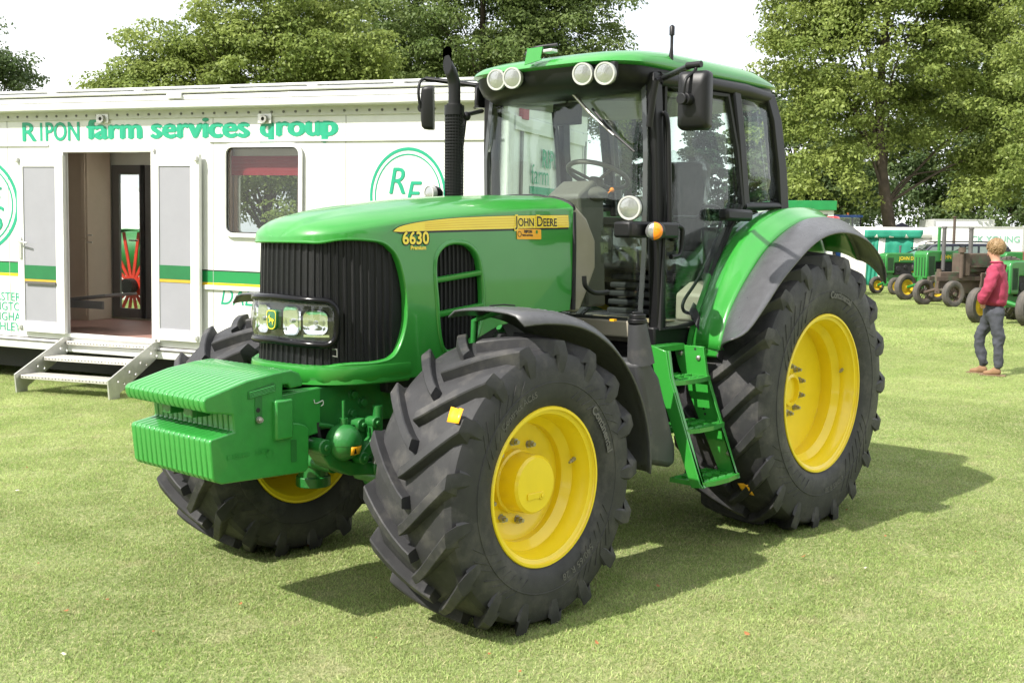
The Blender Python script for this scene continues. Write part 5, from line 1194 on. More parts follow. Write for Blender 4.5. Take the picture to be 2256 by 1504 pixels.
# ------------------------------------------------------------------ trees
def leaf_mat(name, c1, c2, tr=.42):
    m = bpy.data.materials.new(name); m.use_nodes = True; nt = m.node_tree; b = nt.nodes['Principled BSDF']; L = nt.links.new
    g = nt.nodes.new('ShaderNodeNewGeometry'); n = nt.nodes.new('ShaderNodeTexNoise'); n.inputs['Scale'].default_value = .55; n.inputs['Detail'].default_value = 3; L(g.outputs['Position'], n.inputs['Vector'])
    r = nt.nodes.new('ShaderNodeMapRange'); r.inputs[1].default_value = .35; r.inputs[2].default_value = .65; L(n.outputs['Fac'], r.inputs[0])
    ad = nt.nodes.new('ShaderNodeMath'); ad.operation = 'MULTIPLY_ADD'; ad.inputs[1].default_value = .5; L(g.outputs['Random Per Island'], ad.inputs[0])
    m5 = nt.nodes.new('ShaderNodeMath'); m5.operation = 'MULTIPLY'; m5.inputs[1].default_value = .55; L(r.outputs[0], m5.inputs[0]); L(m5.outputs[0], ad.inputs[2])
    mx = nt.nodes.new('ShaderNodeMix'); mx.data_type = 'RGBA'; L(ad.outputs[0], mx.inputs[0]); mx.inputs[6].default_value = (*c1, 1); mx.inputs[7].default_value = (*c2, 1)
    L(mx.outputs[2], b.inputs['Base Color']); b.inputs['Roughness'].default_value = .5; b.inputs['Specular IOR Level'].default_value = .3
    tl = nt.nodes.new('ShaderNodeBsdfTranslucent'); L(mx.outputs[2], tl.inputs[0]); ms = nt.nodes.new('ShaderNodeMixShader'); ms.inputs[0].default_value = tr
    L(b.outputs[0], ms.inputs[1]); L(tl.outputs[0], ms.inputs[2]); L(ms.outputs[0], nt.nodes['Material Output'].inputs[0]); return m
M['leaf_lime'] = leaf_mat('lime_leaves', (.135, .195, .042), (.30, .355, .095))
M['leaf_mid'] = leaf_mat('green_leaves', (.09, .145, .04), (.20, .255, .08))
M['leaf_dark'] = leaf_mat('dark_leaves', (.06, .105, .038), (.145, .195, .072))
M['needle'] = leaf_mat('conifer_needles', (.018, .045, .026), (.045, .085, .045), .15)
M['bark'] = mat('bark', (.075, .058, .042), .9, var=.35, scale=3, bump=.8, bscale=14)
def clump_leaves(cl, per, size, rg, droop=.45):
    """cl: array of (x, y, z, r); leaves spread in flattened sprays"""
    n = len(cl)*per
    idx = np.repeat(np.arange(len(cl)), per); d = rg.normal(size=(n, 3)); d /= np.linalg.norm(d, axis=1)[:, None]
    rad = rg.random(n)**.42*cl[idx, 3]
    c = cl[idx, :3]+d*rad[:, None]*np.array([1, 1, droop])
    c[:, 2] -= .22*(rad**2)/np.maximum(cl[idx, 3], .1)
    nm = d*np.array([.7, .7, .6])+rg.normal(size=(n, 3))*.55+np.array([0, 0, .65]); nm /= np.linalg.norm(nm, axis=1)[:, None]
    t = np.cross(nm, rg.normal(size=(n, 3))); t /= np.linalg.norm(t, axis=1)[:, None]; b = np.cross(nm, t)
    s = size*rg.uniform(.65, 1.35, n)[:, None]
    V = np.stack([c-t*s*.5, c+b*s*.30+nm*s*.06, c+t*s*.5-nm*s*.10, c-b*s*.30+nm*s*.06], 1)
    return V.reshape(-1, 3)
def leaf_obj(name, V, m, parent):
    n = len(V)//4; me = bpy.data.meshes.new(name); me.vertices.add(len(V)); me.vertices.foreach_set('co', V.astype(np.float32).ravel())
    me.loops.add(n*4); me.loops.foreach_set('vertex_index', np.arange(n*4, dtype=np.int32)); me.polygons.add(n)
    me.polygons.foreach_set('loop_start', np.arange(0, n*4, 4, dtype=np.int32)); me.polygons.foreach_set('loop_total', np.full(n, 4, np.int32))
    me.update(); me.materials.append(m); o = bpy.data.objects.new(name, me); COL.objects.link(o); o.parent = parent; return o
def tree(name, label, base, ells, nclump, per, m, size=.22, cr=(.7, 1.3), trunk=.34, seed=1, bend=(0, 0), kind='broad', group=None, htrunk=None):
    rg = np.random.default_rng(seed); root = thing(name, label, 'tree', base, group=group); cl = []
    vol = np.array([e[3]*e[4]*e[5] for e in ells])**(2/3); cnt = (vol/vol.sum()*nclump).astype(int)
    for e, k in zip(ells, cnt):
        d = rg.normal(size=(k, 3)); d /= np.linalg.norm(d, axis=1)[:, None]; d[:, 2] = np.where(d[:, 2] < -.55, -d[:, 2], d[:, 2])
        lob = 1+.16*np.sin(d[:, 0]*5+seed)*np.cos(d[:, 1]*6+d[:, 2]*4)+.10*np.sin(d[:, 2]*11+seed*2)
        f = rg.uniform(.30, 1.0, k)**.6*lob
        p = np.array(e[:3])+d*f[:, None]*np.array(e[3:6]); cl.append(np.concatenate([p, rg.uniform(*cr, (k, 1))], 1))
    cl = np.concatenate(cl); cl = cl[cl[:, 2] > .9]
    leaf_obj('crown', clump_leaves(cl, per, size, rg), m, root)
    top = max(e[2]+e[5]*.6 for e in ells); q = MB(); ht = htrunk or min(e[2]-e[5]*.35 for e in ells)
    tr = crom([(0, 0, -.1), (bend[0]*.3, bend[1]*.3, ht*.35), (bend[0], bend[1], ht), (bend[0]*.7, bend[1], (ht+top)/2), (bend[0]*.2, 0, top)], 6)
    q.tube(tr, [trunk*(1-.85*(i/(len(tr)-1))**.8)*(1.35 if i == 0 else 1) for i in range(len(tr))], 12); q.build('trunk', M['bark'], root, 60)
    order = rg.permutation(len(cl))[:18]
    for i in order:
        c = Vector(cl[i, :3]); k = min(len(tr)-2, max(8, int(len(tr)*min(.9, (c.z-1.5)/top*.8)))); s0 = tr[k]
        mid = lerp(s0, c, .5)+Vector((rg.uniform(-.5, .5), rg.uniform(-.5, .5), rg.uniform(.1, .9)))
        pt = crom([s0, mid, c], 5); q = MB(); r0 = trunk*.24*(1-k/len(tr)*.5); q.tube(pt, [r0*(1-.8*j/(len(pt)-1)) for j in range(len(pt))], 7); q.build('limb', M['bark'], root, 60)
    return root
def gpt(u, dist): p = at_depth(u, 540, dist); return Vector((p.x, p.y, 0))
def latv(du, fw, z): v = _R0*du+Vector((_F.x, _F.y, 0)).normalized()*fw; return (v.x, v.y, z)
def E(du, fw, z, rx, rz, ry=None): return (*latv(du, fw, z), rx, rx if ry is None else ry, rz)
t2 = tree('broadleaf_tree', 'yellow-green broadleaf tree rising behind the left of the trailer roof', gpt(590, 50), [E(-3.2, 0, 7.6, 3.6, 4.0), E(.8, .5, 9.0, 4.2, 5.2), E(3.2, -.5, 7.2, 3.2, 4.0), E(-5.4, 0, 6.6, 2.6, 2.6), E(0, -1, 3.6, 3.6, 2.0)], 620, 200, M['leaf_lime'], .175, seed=3)
t3 = tree('broadleaf_tree', 'tall dark green tree behind the tractor cab roof', gpt(1060, 58), [E(-1, 0, 12, 6.2, 7.5), E(3.6, 0, 10.8, 4.4, 5.6), E(-4.0, 0, 9, 4.2, 5.5), E(5.2, .5, 8.6, 2.6, 3.2)], 760, 200, M['leaf_mid'], .18, seed=8, trunk=.5)
t1 = tree('broadleaf_tree', 'small dark tree at the far left edge above the trailer roof', gpt(-5, 62), [E(0, 0, 9.2, 2.6, 3.6), E(-2.5, 0, 8, 3.0, 4.5)], 170, 170, M['leaf_dark'], .19, seed=5)
t4 = tree('broadleaf_tree', 'large leaning-trunk tree filling the upper right behind the tents', gpt(1972, 52), [E(-.6, 0, 10.2, 5.6, 6.2), E(3.8, .5, 9.0, 4.2, 5.5), E(-4.2, 0, 11.6, 2.6, 3.4), E(-3.6, -1.5, 4.6, 1.7, 1.7), E(4.5, -1.0, 4.6, 2.6, 2.0), E(-3.0, 0, 7.2, 2.6, 2.4), E(0, 0, 15, 5, 4), E(6.5, 0, 6.2, 3.2, 3.0)], 940, 200, M['leaf_lime'], .175, seed=13, trunk=.42, bend=(-.9*_R0.x, -.9*_R0.y), htrunk=6.5)
t5 = tree('broadleaf_tree', 'nearer tree whose branches hang in at the right edge', gpt(2440, 33), [E(0, 0, 7.5, 3.0, 4.5), E(-1.0, 0, 5.2, 2.0, 2.6), E(-1.2, 0, 9.6, 2.6, 2.4)], 260, 190, M['leaf_lime'], .13, seed=17, cr=(.5, .9))
t8 = tree('broadleaf_tree', 'dark tree behind the white box lorry on the right', gpt(2160, 72), [E(0, 0, 8, 5.5, 7), E(5, 0, 7, 5, 6), E(-5.5, 0, 5.0, 4.0, 4.5), E(0, -1, 3.6, 5, 2.2), E(6, -1, 3.4, 4, 2.0)], 520, 130, M['leaf_dark'], .27, seed=21, cr=(.9, 1.6))
t9 = tree('broadleaf_tree', 'mid green tree half hidden behind the right edge of the cab', gpt(1745, 64), [E(0, 0, 6, 3.2, 5.0), E(2.5, 0, 4.2, 3.0, 3.4)], 220, 100, M['leaf_dark'], .28, seed=27)
def conifer(label, base, h, r, seed):
    rg = np.random.default_rng(seed); root = thing('conifer', label, 'tree', base, group='conifers beyond the showground'); cl = []
    for k in range(230):
        t = rg.random()**.75; a = rg.random()*6.283; rr = r*(1-t)*rg.uniform(.35, 1.0)+.1; cl.append((rr*math.cos(a), rr*math.sin(a), .8+t*(h-.8)-.25*rr, .35+.45*(1-t)))
    leaf_obj('crown', clump_leaves(np.array(cl), 110, .20, rg, .35), M['needle'], root); q = MB(); q.tube([(0, 0, -.1), (0, 0, h*.6), (0, 0, h)], [.2, .1, .02], 8); q.build('trunk', M['bark'], root, 60)
conifer('dark conifer seen through the cab door glass', gpt(1545, 62), 11.0, 2.6, 3)
conifer('taller conifer seen through the rear quarter glass of the cab', gpt(1640, 66), 11.5, 2.6, 4)
conifer('conifer seen through the windscreen beside the steering wheel', gpt(1385, 60), 10, 2.3, 6)
# trees on the other side of the field, behind the photographer
back = Vector((_F.x, _F.y, 0)).normalized()
for i, (src, du, fw, rz, lab) in enumerate(((t2, -16, -30, 1.0, 'yellow-green tree behind the photographer to the left'), (t3, -4, -36, 2.2, 'tall tree straight behind the photographer'), (t4, 9, -32, .6, 'broad tree behind the photographer to the right'), (t2, 20, -30, 2.9, 'yellow-green tree behind the photographer to the right'), (t3, 31, -22, .3, 'tall tree far right of the photographer'), (t4, -27, -22, 1.9, 'broad tree far left of the photographer'))):
    c = copy_tree(src); v = latv(du, fw, 0); c.location = CAM+Vector((v[0], v[1], -CAM.z)); c.rotation_euler = (0, 0, rz); c['label'] = lab; c['group'] = 'trees behind the photographer'
# ------------------------------------------------------------------ vintage tractors, vehicles and tents in the background
M['ogreen'] = mat('vintage_green', (.018, .17, .030), .40, coat=.3, var=.12, scale=3)
M['rust'] = mat('rusty_metal', (.085, .060, .045), .8, var=.25, scale=4, bump=.3, bscale=30, col2=(.05, .10, .05), c2lo=.55, c2hi=.7, c2scale=2.5)
M['oldred'] = mat('faded_red_paint', (.27, .085, .07), .7, var=.15, scale=3)
M['oyellow'] = mat('vintage_yellow', (.72, .47, .03), .45, var=.08)
M['canvas'] = mat('white_canvas', (.72, .71, .68), .8, var=.04, scale=1.5)
M['canvasgreen'] = mat('green_canvas', (.012, .22, .14), .7, var=.12, scale=2)
M['navy'] = mat('navy_paint', (.012, .014, .030), .28, coat=.8, var=.05)
M['pole'] = mat('stack_grey', (.09, .085, .085), .6, var=.2)
def wheel_v(name, par, c, R, w, rim, m_rim, spokes=0, ridge=False):
    q = MB(); hw = w/2
    q.lathe([(rim, hw*.75), (rim+.03, hw*.95), (lerp(rim, R, .5), hw), (R-.03, hw*.9), (R, hw*.5), (R-.004, 0), (R, -hw*.5), (R-.03, -hw*.9), (lerp(rim, R, .5), -hw), (rim+.03, -hw*.95), (rim, -hw*.75)], (0, 0, 0), (0, 1, 0), 40)
    if ridge:
        n = 24
        for s in (1, -1):
            for i in range(n):
                a = 2*math.pi*(i+(.5 if s > 0 else 0))/n
                q.loft([[(-(R+dr)*math.cos(a+da+t*.25), s*t*hw*.98, (R+dr)*math.sin(a+da+t*.25)) for da, dr in ((-.05, -.01), (-.025, .03), (.025, .03), (.05, -.01))] for t in (0, .5, 1)])
    t = q.build(name, M['rubber_old'], par, 40); t.location = c
    q = MB()
    if spokes:
        q.lathe([(rim+.01, hw*.75), (rim-.02, hw*.6), (rim-.02, -hw*.6), (rim+.01, -hw*.75)], (0, 0, 0), (0, 1, 0), 32)
        for k in range(spokes): a = 2*math.pi*k/spokes; q.tube([(.03*math.cos(a), 0, .03*math.sin(a)), ((rim-.01)*math.cos(a), 0, (rim-.01)*math.sin(a))], .012, 6)
        q.cyl((0, -.09, 0), (0, .09, 0), .055, n=14)
    else:
        for s in (1, -1): q.lathe([(rim+.012, s*hw*.76), (rim-.02, s*hw*.70), (rim-.05, s*hw*.35), (rim*.6, s*hw*.25), (rim*.45, s*hw*.45), (rim*.2, s*hw*.5), (.05, s*hw*.75), (.0005, s*hw*.8)], (0, 0, 0), (0, 1, 0), 32)
    q.build('rim', m_rim, t, 40); return t
def vintage(label, front_px, dist, head, wf, wr, wb, hood, track, body, rimm, stacks, spokes=0, lettering=None, grille=True, sidecut=True, extra=None, noseround=.05):
    """nose along local -X, origin on the ground below the rear axle; front_px places the near front wheel"""
    a = head; fwd = Vector((math.cos(a), math.sin(a), 0)); left = Vector((-fwd.y, fwd.x, 0))
    fw = P(front_px[0], front_px[1], z=0) if dist is None else gpt(front_px[0], dist)
    # near side is the tractor's left side
    base = fw-fwd*wb-left*track/2
    t = thing('vintage_tractor', label, 'tractor', base, a+math.pi, group='vintage tractors in a row'); b_ = M[body]
    x0 = -wb; hx0, hx1, hz0, hz1, hw = hood
    for s in (-1, 1):
        wheel_v('front_wheel', t, (x0, s*track/2, wf), wf, wf*.5, wf*.58, rimm, spokes)
        wheel_v('rear_wheel', t, (0, s*track*.55, wr), wr, wr*.42, wr*.62, rimm, 0, True)
    q = MB(); prof = [(hx0, hz0), (hx0-.01, hz1-.12), (hx0+noseround, hz1-.02), (hx0+.2, hz1), (hx1-.05, hz1), (hx1, hz1-.06), (hx1, hz1-.34)]
    if sidecut: prof += [(hx0+.38, hz1-.34), (hx0+.38, hz0)]
    else: prof += [(hx1, hz0)]
    q.prism(prof, -hw, hw); hd = q.build('hood', b_, t, 30, bevel=.04, seg=3)
    q = MB(); q.box2((hx0+.40, -hw*.8, hz0-.05), (hx1-.05, hw*.8, hz1-.30)); q.cyl((hx0+.55, -hw*.9, hz0+.15), (hx0+.55, hw*.9, hz0+.15), .10, n=14); q.cyl((hx0+.85, -hw*.95, hz0+.22), (hx0+.85, hw*.95, hz0+.22), .07, n=12); q.build('engine', M['blackmatt'] if body != 'rust' else M['rust'], t, 30, bevel=.02)
    q = MB(); q.box2((x0-.05, -.10, wf*.95), (-.1, .10, hz0+.02)); q.build('frame', b_, t, 30, bevel=.02)
    q = MB(); q.tube([(x0, -track/2+.08, wf), (x0, -.05, wf+.12), (x0, .05, wf+.12), (x0, track/2-.08, wf)], .05, 8); q.cyl((x0, 0, wf+.05), (x0, 0, hz0+.1), .07, n=12); q.build('front_axle', b_, t, 50)
    q = MB(); q.cyl((0, -track*.5, wr), (0, track*.5, wr), .12, n=16); q.box2((-.55, -.2, wr-.3), (.2, .2, wr+.25)); q.build('rear_axle', b_, t, 30, bevel=.03)
    if grille:
        for s in (-1, 1):
            for k in range(5):
                q = MB(); yy = -hw-.004 if s < 0 else hw+.004
                q.box2((hx0+.08+k*.05, yy-.004, hz0+.10), (hx0+.10+k*.05, yy+.004, hz1-.16)); q.build('grille_slot', M['blackmatt'], t, 0)
        q = MB()
        for k in range(4): q.box2((hx0-.016, -hw*.75+k*hw*.42, hz0+.08), (hx0-.004, -hw*.75+k*hw*.42+.02, hz1-.20))
        q.build('grille', M['blackmatt'], t, 0)
    for (sx_, sy_, z0, z1, r, m_) in stacks:
        q = MB(); q.cyl((sx_, sy_, z0), (sx_, sy_, z1), r, n=14); q.cyl((sx_, sy_, z1), (sx_, sy_, z1+.05), r*1.25, n=14); q.build('stack_pipe', M[m_], t, 40)
    q = MB(); c = Vector((hx1+.28, 0, hz1+.12)); rg_ = MB().ring(c, (.35, 0, 1), .2, 24); q.tube(rg_, .014, 6, closed=True)
    for k in (0, 8, 16): q.tube([c, rg_[k]], .008, 5)
    q.tube([c, (hx1-.3, 0, hz1-.05)], .02, 8); q.build('steering_wheel', M['blackmatt'], t, 50)
    q = MB(); rows = []
    for i in range(7):
        rows.append([(.10+.28*(i/6)+.0, (k/6-.5)*.46, wr+.42+.10*(2*(k/6-.5))**2+.28*max(0, i/6-.6)) for k in range(7)])
    q.loft(rows); q.build('seat', b_, t, 50, solid=.01); q = MB(); q.tube([(.0, 0, wr+.2), (.25, 0, wr+.42)], .03, 8); q.build('seat_post', b_, t, 50)
    if lettering:
        text('lettering', lettering, M['decalyellow'], t, lambda u, v: Vector((hx0+.55+u, -hw-.008, hz1-.24+v)), size=.17, bold=.004)
    if extra: extra(t)
    return t
HD = math.atan2(-_R0.y, -_R0.x)      # heading to the left of the picture
def tow(deg): return HD+R_(deg)       # turned towards the viewer by deg
vintage('small green vintage tractor with thin yellow wheels, farthest left of the row', (1972, 650), None, tow(22), .30, .48, 1.55, (-1.75, -.55, .72, 1.42, .20), .95, 'ogreen', M['oyellow'], [(-1.0, 0, 1.38, 1.62, .035, 'pole')], lettering='JOHN DEERE')
vintage('green vintage tractor with upright grille and tall exhaust stack', (2060, 666), None, tow(26), .41, .68, 2.0, (-2.05, -.45, .70, 1.54, .27), 1.2, 'ogreen', M['oyellow'], [(-1.45, -.33, .95, 2.22, .058, 'pole'), (-1.25, .05, 1.5, 2.2, .045, 'ogreen')], lettering='JOHN DEERE')
def rusty(t):
    q = MB(); q.box2((-1.22, -.26, .86), (-1.05, .26, 1.50)); q.build('radiator', M['rust'], t, 30, bevel=.02)
    q = MB(); q.box2((-1.0, -.22, 1.1), (.2, -.18, 1.16)); q.build('steering_rod', M['rust'], t, 0)
    q = MB(); q.cyl((-1.36, -.24, .8), (-1.36, -.24, 1.52), .055, n=14); q.cyl((-1.36, -.24, 1.52), (-1.36, -.24, 1.66), .10, n=16); q.build('air_cleaner', M['rust'], t, 40)
    q = MB(); q.box2((-2.2, -.18, .72), (-.4, -.10, .84)); q.box2((-2.2, .10, .72), (-.4, .18, .84)); q.build('side_rail', M['rust'], t, 0)
vintage('rusty brown vintage tractor with black spoked front wheel', (2098, 677), None, tow(24), .37, .70, 1.95, (-1.06, .2, .95, 1.50, .17), 1.1, 'rust', M['rust'], [(-.85, -.05, 1.48, 2.18, .06, 'pole'), (-.75, .05, 1.48, 2.1, .05, 'rust')], 11, grille=False, sidecut=False, extra=rusty)
def redpart(t):
    q = MB(); q.box2((-1.45, -.262, 1.22), (-.62, .262, 1.535)); q.build('red_hood_panel', M['oldred'], t, 0)
vintage('green vintage tractor with faded red hood panel behind the man', (2236, 668), None, tow(20), .40, .70, 2.0, (-2.10, -.5, .72, 1.53, .255), 1.2, 'ogreen', M['oyellow'], [(-1.1, -.05, 1.5, 2.05, .06, 'pole')], extra=redpart)
vintage('green vintage tractor with yellow front wheel cut by the right edge', (2262, 719), None, tow(38), .40, .68, 1.9, (-2.05, -.5, .68, 1.42, .24), 1.15, 'ogreen', M['oyellow'], [])
# blue modern tractor, only its cab roof showing
def at_z(u, v, dist): return at_depth(u, v, dist)
def boxy(name, label, cat, u0, u1, v0, v1, dist, depth, turn=0):
    """an upright box whose near face spans the given pixels at that distance; local x right, y away, z up"""
    a = at_depth(u0, v1, dist); b = at_depth(u1, v0, dist); wd = (at_depth(u1, v1, dist)-a).length; base = Vector((a.x, a.y, 0))
    t = thing(name, label, cat, base, math.atan2(_R0.y, _R0.x)+R_(turn)); return t, wd, a.z, b.z
t, wd, z0, z1 = boxy('tractor', 'blue tractor with white-windowed cab behind the green and white tent', 'tractor', 1836, 1896, 474, 560, 53, 1.4)
q = MB(); q.box2((-.05, -.05, z1-.13), (wd+.05, 1.4, z1)); q.build('cab_roof', mat('blue_paint', (.03, .11, .42), .35, coat=.5), t, 40, bevel=.04)
for x in (.03, wd-.03):
    for y in (.03, 1.3): q = MB(); q.tube([(x, y, z1-1.25), (x*.96+.02, y, z1-.1)], .04, 8); q.build('cab_post', M['blackmatt'], t, 50)
q = MB(); q.box2((.05, 0, z1-1.2), (wd-.05, .01, z1-.14)); q.build('cab_glass', M['glass'], t, 0)
q = MB(); q.box2((0, .02, .5), (wd, 1.35, z1-1.22)); q.build('body', mat('blue_body', (.03, .11, .42), .35), t, 30, bevel=.05)
for x in (-.1, wd+.1):
    for y, r in ((.6, .8),): q = MB(); q.lathe([(.2, -.15), (r, -.18), (r, .18), (.2, .15)], (x, y, r), (1, 0, 0), 28); q.build('wheel', M['rubber_old'], t, 40)
q = MB(); q.cyl((wd*.6, .5, z1), (wd*.6, .5, z1+.12), .05, n=12); q.build('beacon', M['amber'], t, 40)
# green-roofed hut beside the cab's right edge
t, wd, z0, z1 = boxy('kiosk', 'small white hut with green roof edge behind the rear mudguard', 'hut', 1700, 1838, 443, 560, 36, 2.2)
q = MB(); q.box2((0, -.1, z1-.30), (wd, 2.4, z1)); q.build('roof', mat('kiosk_green', (.015, .22, .06), .4), t, 0, bevel=.01)
q = MB(); q.panel([(0, -.02), (wd-.06, -.02), (wd-.06, z1-.30), (0, z1-.30)], [[(.15, 1.1), (wd-.25, 1.1), (wd-.25, z1-.42), (.15, z1-.42)]], lambda a, b: Vector((a, 0, b)), inner=False); q.build('front_wall', M['white'], t, 0, solid=.05)
for a, b in (((0, .05, -.02), (.05, 2.2, z1-.3)), ((wd-.11, .05, -.02), (wd-.06, 2.2, z1-.3)), ((.05, 2.15, -.02), (wd-.11, 2.2, z1-.3))): q = MB(); q.box2(a, b); q.build('wall', M['white'], t, 0)
q = MB(); q.box2((.15, .01, 1.1), (wd-.25, .02, z1-.42)); q.build('pane', M['wglass'], t, 0)
# long marquee, green and white
t, wd, z0, z1 = boxy('marquee', 'green and white striped marquee behind the vintage tractors', 'marquee', 1850, 2105, 505, 612, 46, 5, -6)
H1, H2 = at_depth(1900, 523, 46).z, at_depth(1900, 505, 46).z; HB = 2.9
q = MB(); q.loft([[(0, -.15, H1), (wd, -.15, H1)], [(0, -.12, H2), (wd, -.12, H2)], [(0, 2.5, H2+.12), (wd, 2.5, H2+.12)], [(0, 5, H2), (wd, 5, H2)]]); q.build('roof_sheet', M['canvas'], t, 30, solid=.01)
g0, g1 = (1898-1850)/255*wd, (2022-1850)/255*wd
q = MB(); rows = [[(lerp(g0, g1, k/14), -.165-.03*math.sin(k*1.7), lerp(H1-.02, H2-.02, j/3)) for k in range(15)] for j in range(4)]; q.loft(rows); q.build('green_valance', M['canvasgreen'], t, 60, solid=.008)
def curtain(u0, u1, m):
    a, b = (u0-1850)/255*wd, (u1-1850)/255*wd; q = MB(); rows = []
    for j in range(7):
        rows.append([(lerp(a, b, k/16), -.05+.028*math.sin(k*1.1+j*.9+u0)*(.4+j/6), lerp(H1, .0, j/6)-.08*math.sin(k/16*math.pi)*(j == 3)) for k in range(17)])
    q.loft(rows); q.build('side_curtain', M[m], t, 60, solid=.008)
for u0, u1, m in ((1850, 1905, 'canvas'), (1905, 1930, 'canvasgreen'), (1930, 1944, 'canvas'), (1944, 2004, 'canvasgreen'), (2004, 2105, 'canvas')): curtain(u0, u1, m)
for x in np.linspace(.05, wd-.05, 5): q = MB(); q.cyl((x, .05, 0), (x, .05, H1), .025, n=8); q.build('tent_pole', M['alu'], t, 40)
# dark blue gazebo peak
c = gpt(1985, 58); t = thing('gazebo', 'dark blue gazebo with pointed top behind the marquee', 'gazebo', c, .3); zp = at_depth(1988, 490, 58).z
q = MB(); ed = [(-1.4, -1.4), (1.4, -1.4), (1.4, 1.4), (-1.4, 1.4)]
q.add([(x, y, zp-.75) for x, y in ed]+[(0, 0, zp)]+[(x, y, zp-1.0) for x, y in ed], [(0, 1, 4), (1, 2, 4), (2, 3, 4), (3, 0, 4)]+[(k, (k+1) % 4, 5+(k+1) % 4, 5+k) for k in range(4)]); q.build('canopy', mat('navy_canvas', (.03, .025, .06), .8), t, 0, solid=.01)
for x, y in ed: q = MB(); q.cyl((x*.98, y*.98, 0), (x*.98, y*.98, zp-.8), .025, n=8); q.build('leg', M['alu'], t, 40)
# white box lorry with green lettering, and a second white box behind it
def lorry(label, u0, u1, v0, dist, L_, turn, letters=None):
    t, wd, z0, z1 = boxy('box_lorry', label, 'lorry', u0, u1, v0, 640, dist, 2.4, turn)
    q = MB(); q.box2((0, 0, .95), (wd, L_, z1)); bx = q.build('box_body', M['white'], t, 0, bevel=.02)
    for a, b in (((-.01, -.012, z1-.07), (wd+.01, .0, z1)), ((-.01, -.012, .95), (wd+.01, .0, 1.03)), ((wd-.06, -.014, 1.03), (wd+.01, -.0, z1-.07)), ((-.01, -.014, 1.03), (.06, -.0, z1-.07))): q = MB(); q.box2(a, b); q.build('edge_trim', M['alu'], bx, 0)
    q = MB(); q.box2((.1, .2, .55), (wd-.1, L_-.2, .94)); q.build('chassis', M['blackmatt'], t, 0)
    for x in (.9, wd-1.0):
        for y in (.15, L_-.4): q = MB(); q.lathe([(.18, 0), (.45, .0), (.47, .05), (.47, .2), (.45, .25), (.18, .25)], (x, y, .47), (0, 1, 0), 28); q.build('wheel', M['rubber_old'], t, 40)
    q = MB(); q.box2((wd+.05, .1, .6), (wd+1.6, L_-.1, 2.3)); q.build('cab', M['white'], t, 30, bevel=.12)
    if letters:
        for body, u, v, h in letters:
            x = (u-u0)/(u1-u0)*wd; z = at_depth(u, v, dist).z; text('lettering', body, mat('pale_green_letter', (.18, .38, .28), .5), t, lambda p, r: Vector((x+p, -.016, z+r)), size=h, bold=.006)
    return t
lorry('white box lorry with pale green lettering behind the dark car', 2062, 2238, 500, 44, 2.5, -12, (('BUCK YOUNG'[2:], 2129, 533, .34), ('ts', 2192, 547, .32)))
t = lorry('second white box lorry standing behind the lettered one', 2052, 2178, 484, 50, 2.6, -6)
c = at_depth(2100, 498, 50); q = MB(); base_ = gpt(2101, 42.5); hp = thing('post', 'thin brown post rising above the white lorry', 'post', base_); q.cyl((0, 0, 0), (0, 0, at_depth(2101, 477, 42.5).z), .05, n=10); q.cyl((0, 0, at_depth(2101, 477, 42.5).z-.03), (0, 0, at_depth(2101, 477, 42.5).z), .09, n=10); q.build('post_pipe', M['rust'], hp, 40)
# dark estate car
cb = gpt(2012, 41); t = thing('parked_car', 'dark navy off-road estate car behind the vintage tractors', 'car', cb, math.atan2(_R0.y, _R0.x)+R_(-8))
pf = [(-.75, .35), (-.78, .95), (-.70, 1.02), (.02, 1.10), (.62, 1.68), (.85, 1.74), (2.9, 1.76), (3.35, 1.66), (3.5, 1.1), (3.52, .5), (3.45, .35)]
q = MB(); q.prism(pf, -.0, 1.75); body = q.build('body', M['navy'], t, 30, bevel=.06, seg=3)
for poly in ([(.16, 1.14), (.68, 1.62), (1.35, 1.64), (1.35, 1.14)], [(1.42, 1.14), (1.42, 1.64), (2.25, 1.65), (2.25, 1.14)], [(2.33, 1.14), (2.33, 1.65), (3.05, 1.63), (3.2, 1.14)]):
    q = MB(); q.prism(poly, -.006, .004); q.build('side_window', mat('car_glass', (.16, .20, .20), .06, coat=.8), body, 0)
q = MB(); q.add([(.0, .12, 1.14), (.0, 1.63, 1.14), (.575, 1.55, 1.665), (.575, .20, 1.665)], [(0, 1, 2, 3)]); q.v = [(x-.035, y, z+.03) for x, y, z in q.v]; q.build('windscreen', mat('car_screen', (.25, .28, .28), .06, coat=.8), body, 0)
for y in (.15, 1.6): q = MB(); q.tube(crom([(.75, y, 1.74), (.95, y, 1.80), (2.0, y, 1.82), (3.0, y, 1.80), (3.15, y, 1.72)], 4), .022, 8); q.build('roof_rail', M['blackmatt'], t, 50)
for x in (.0, 2.75):
    for y in (.08, 1.67): q = MB(); q.lathe([(.001, -.08), (.2, -.09), (.23, -.11), (.36, -.11), (.37, 0), (.36, .11), (.23, .11), (.001, .08)], (x, y, .37), (0, 1, 0), 28); q.build('wheel', M['rubber_old'], t, 40)
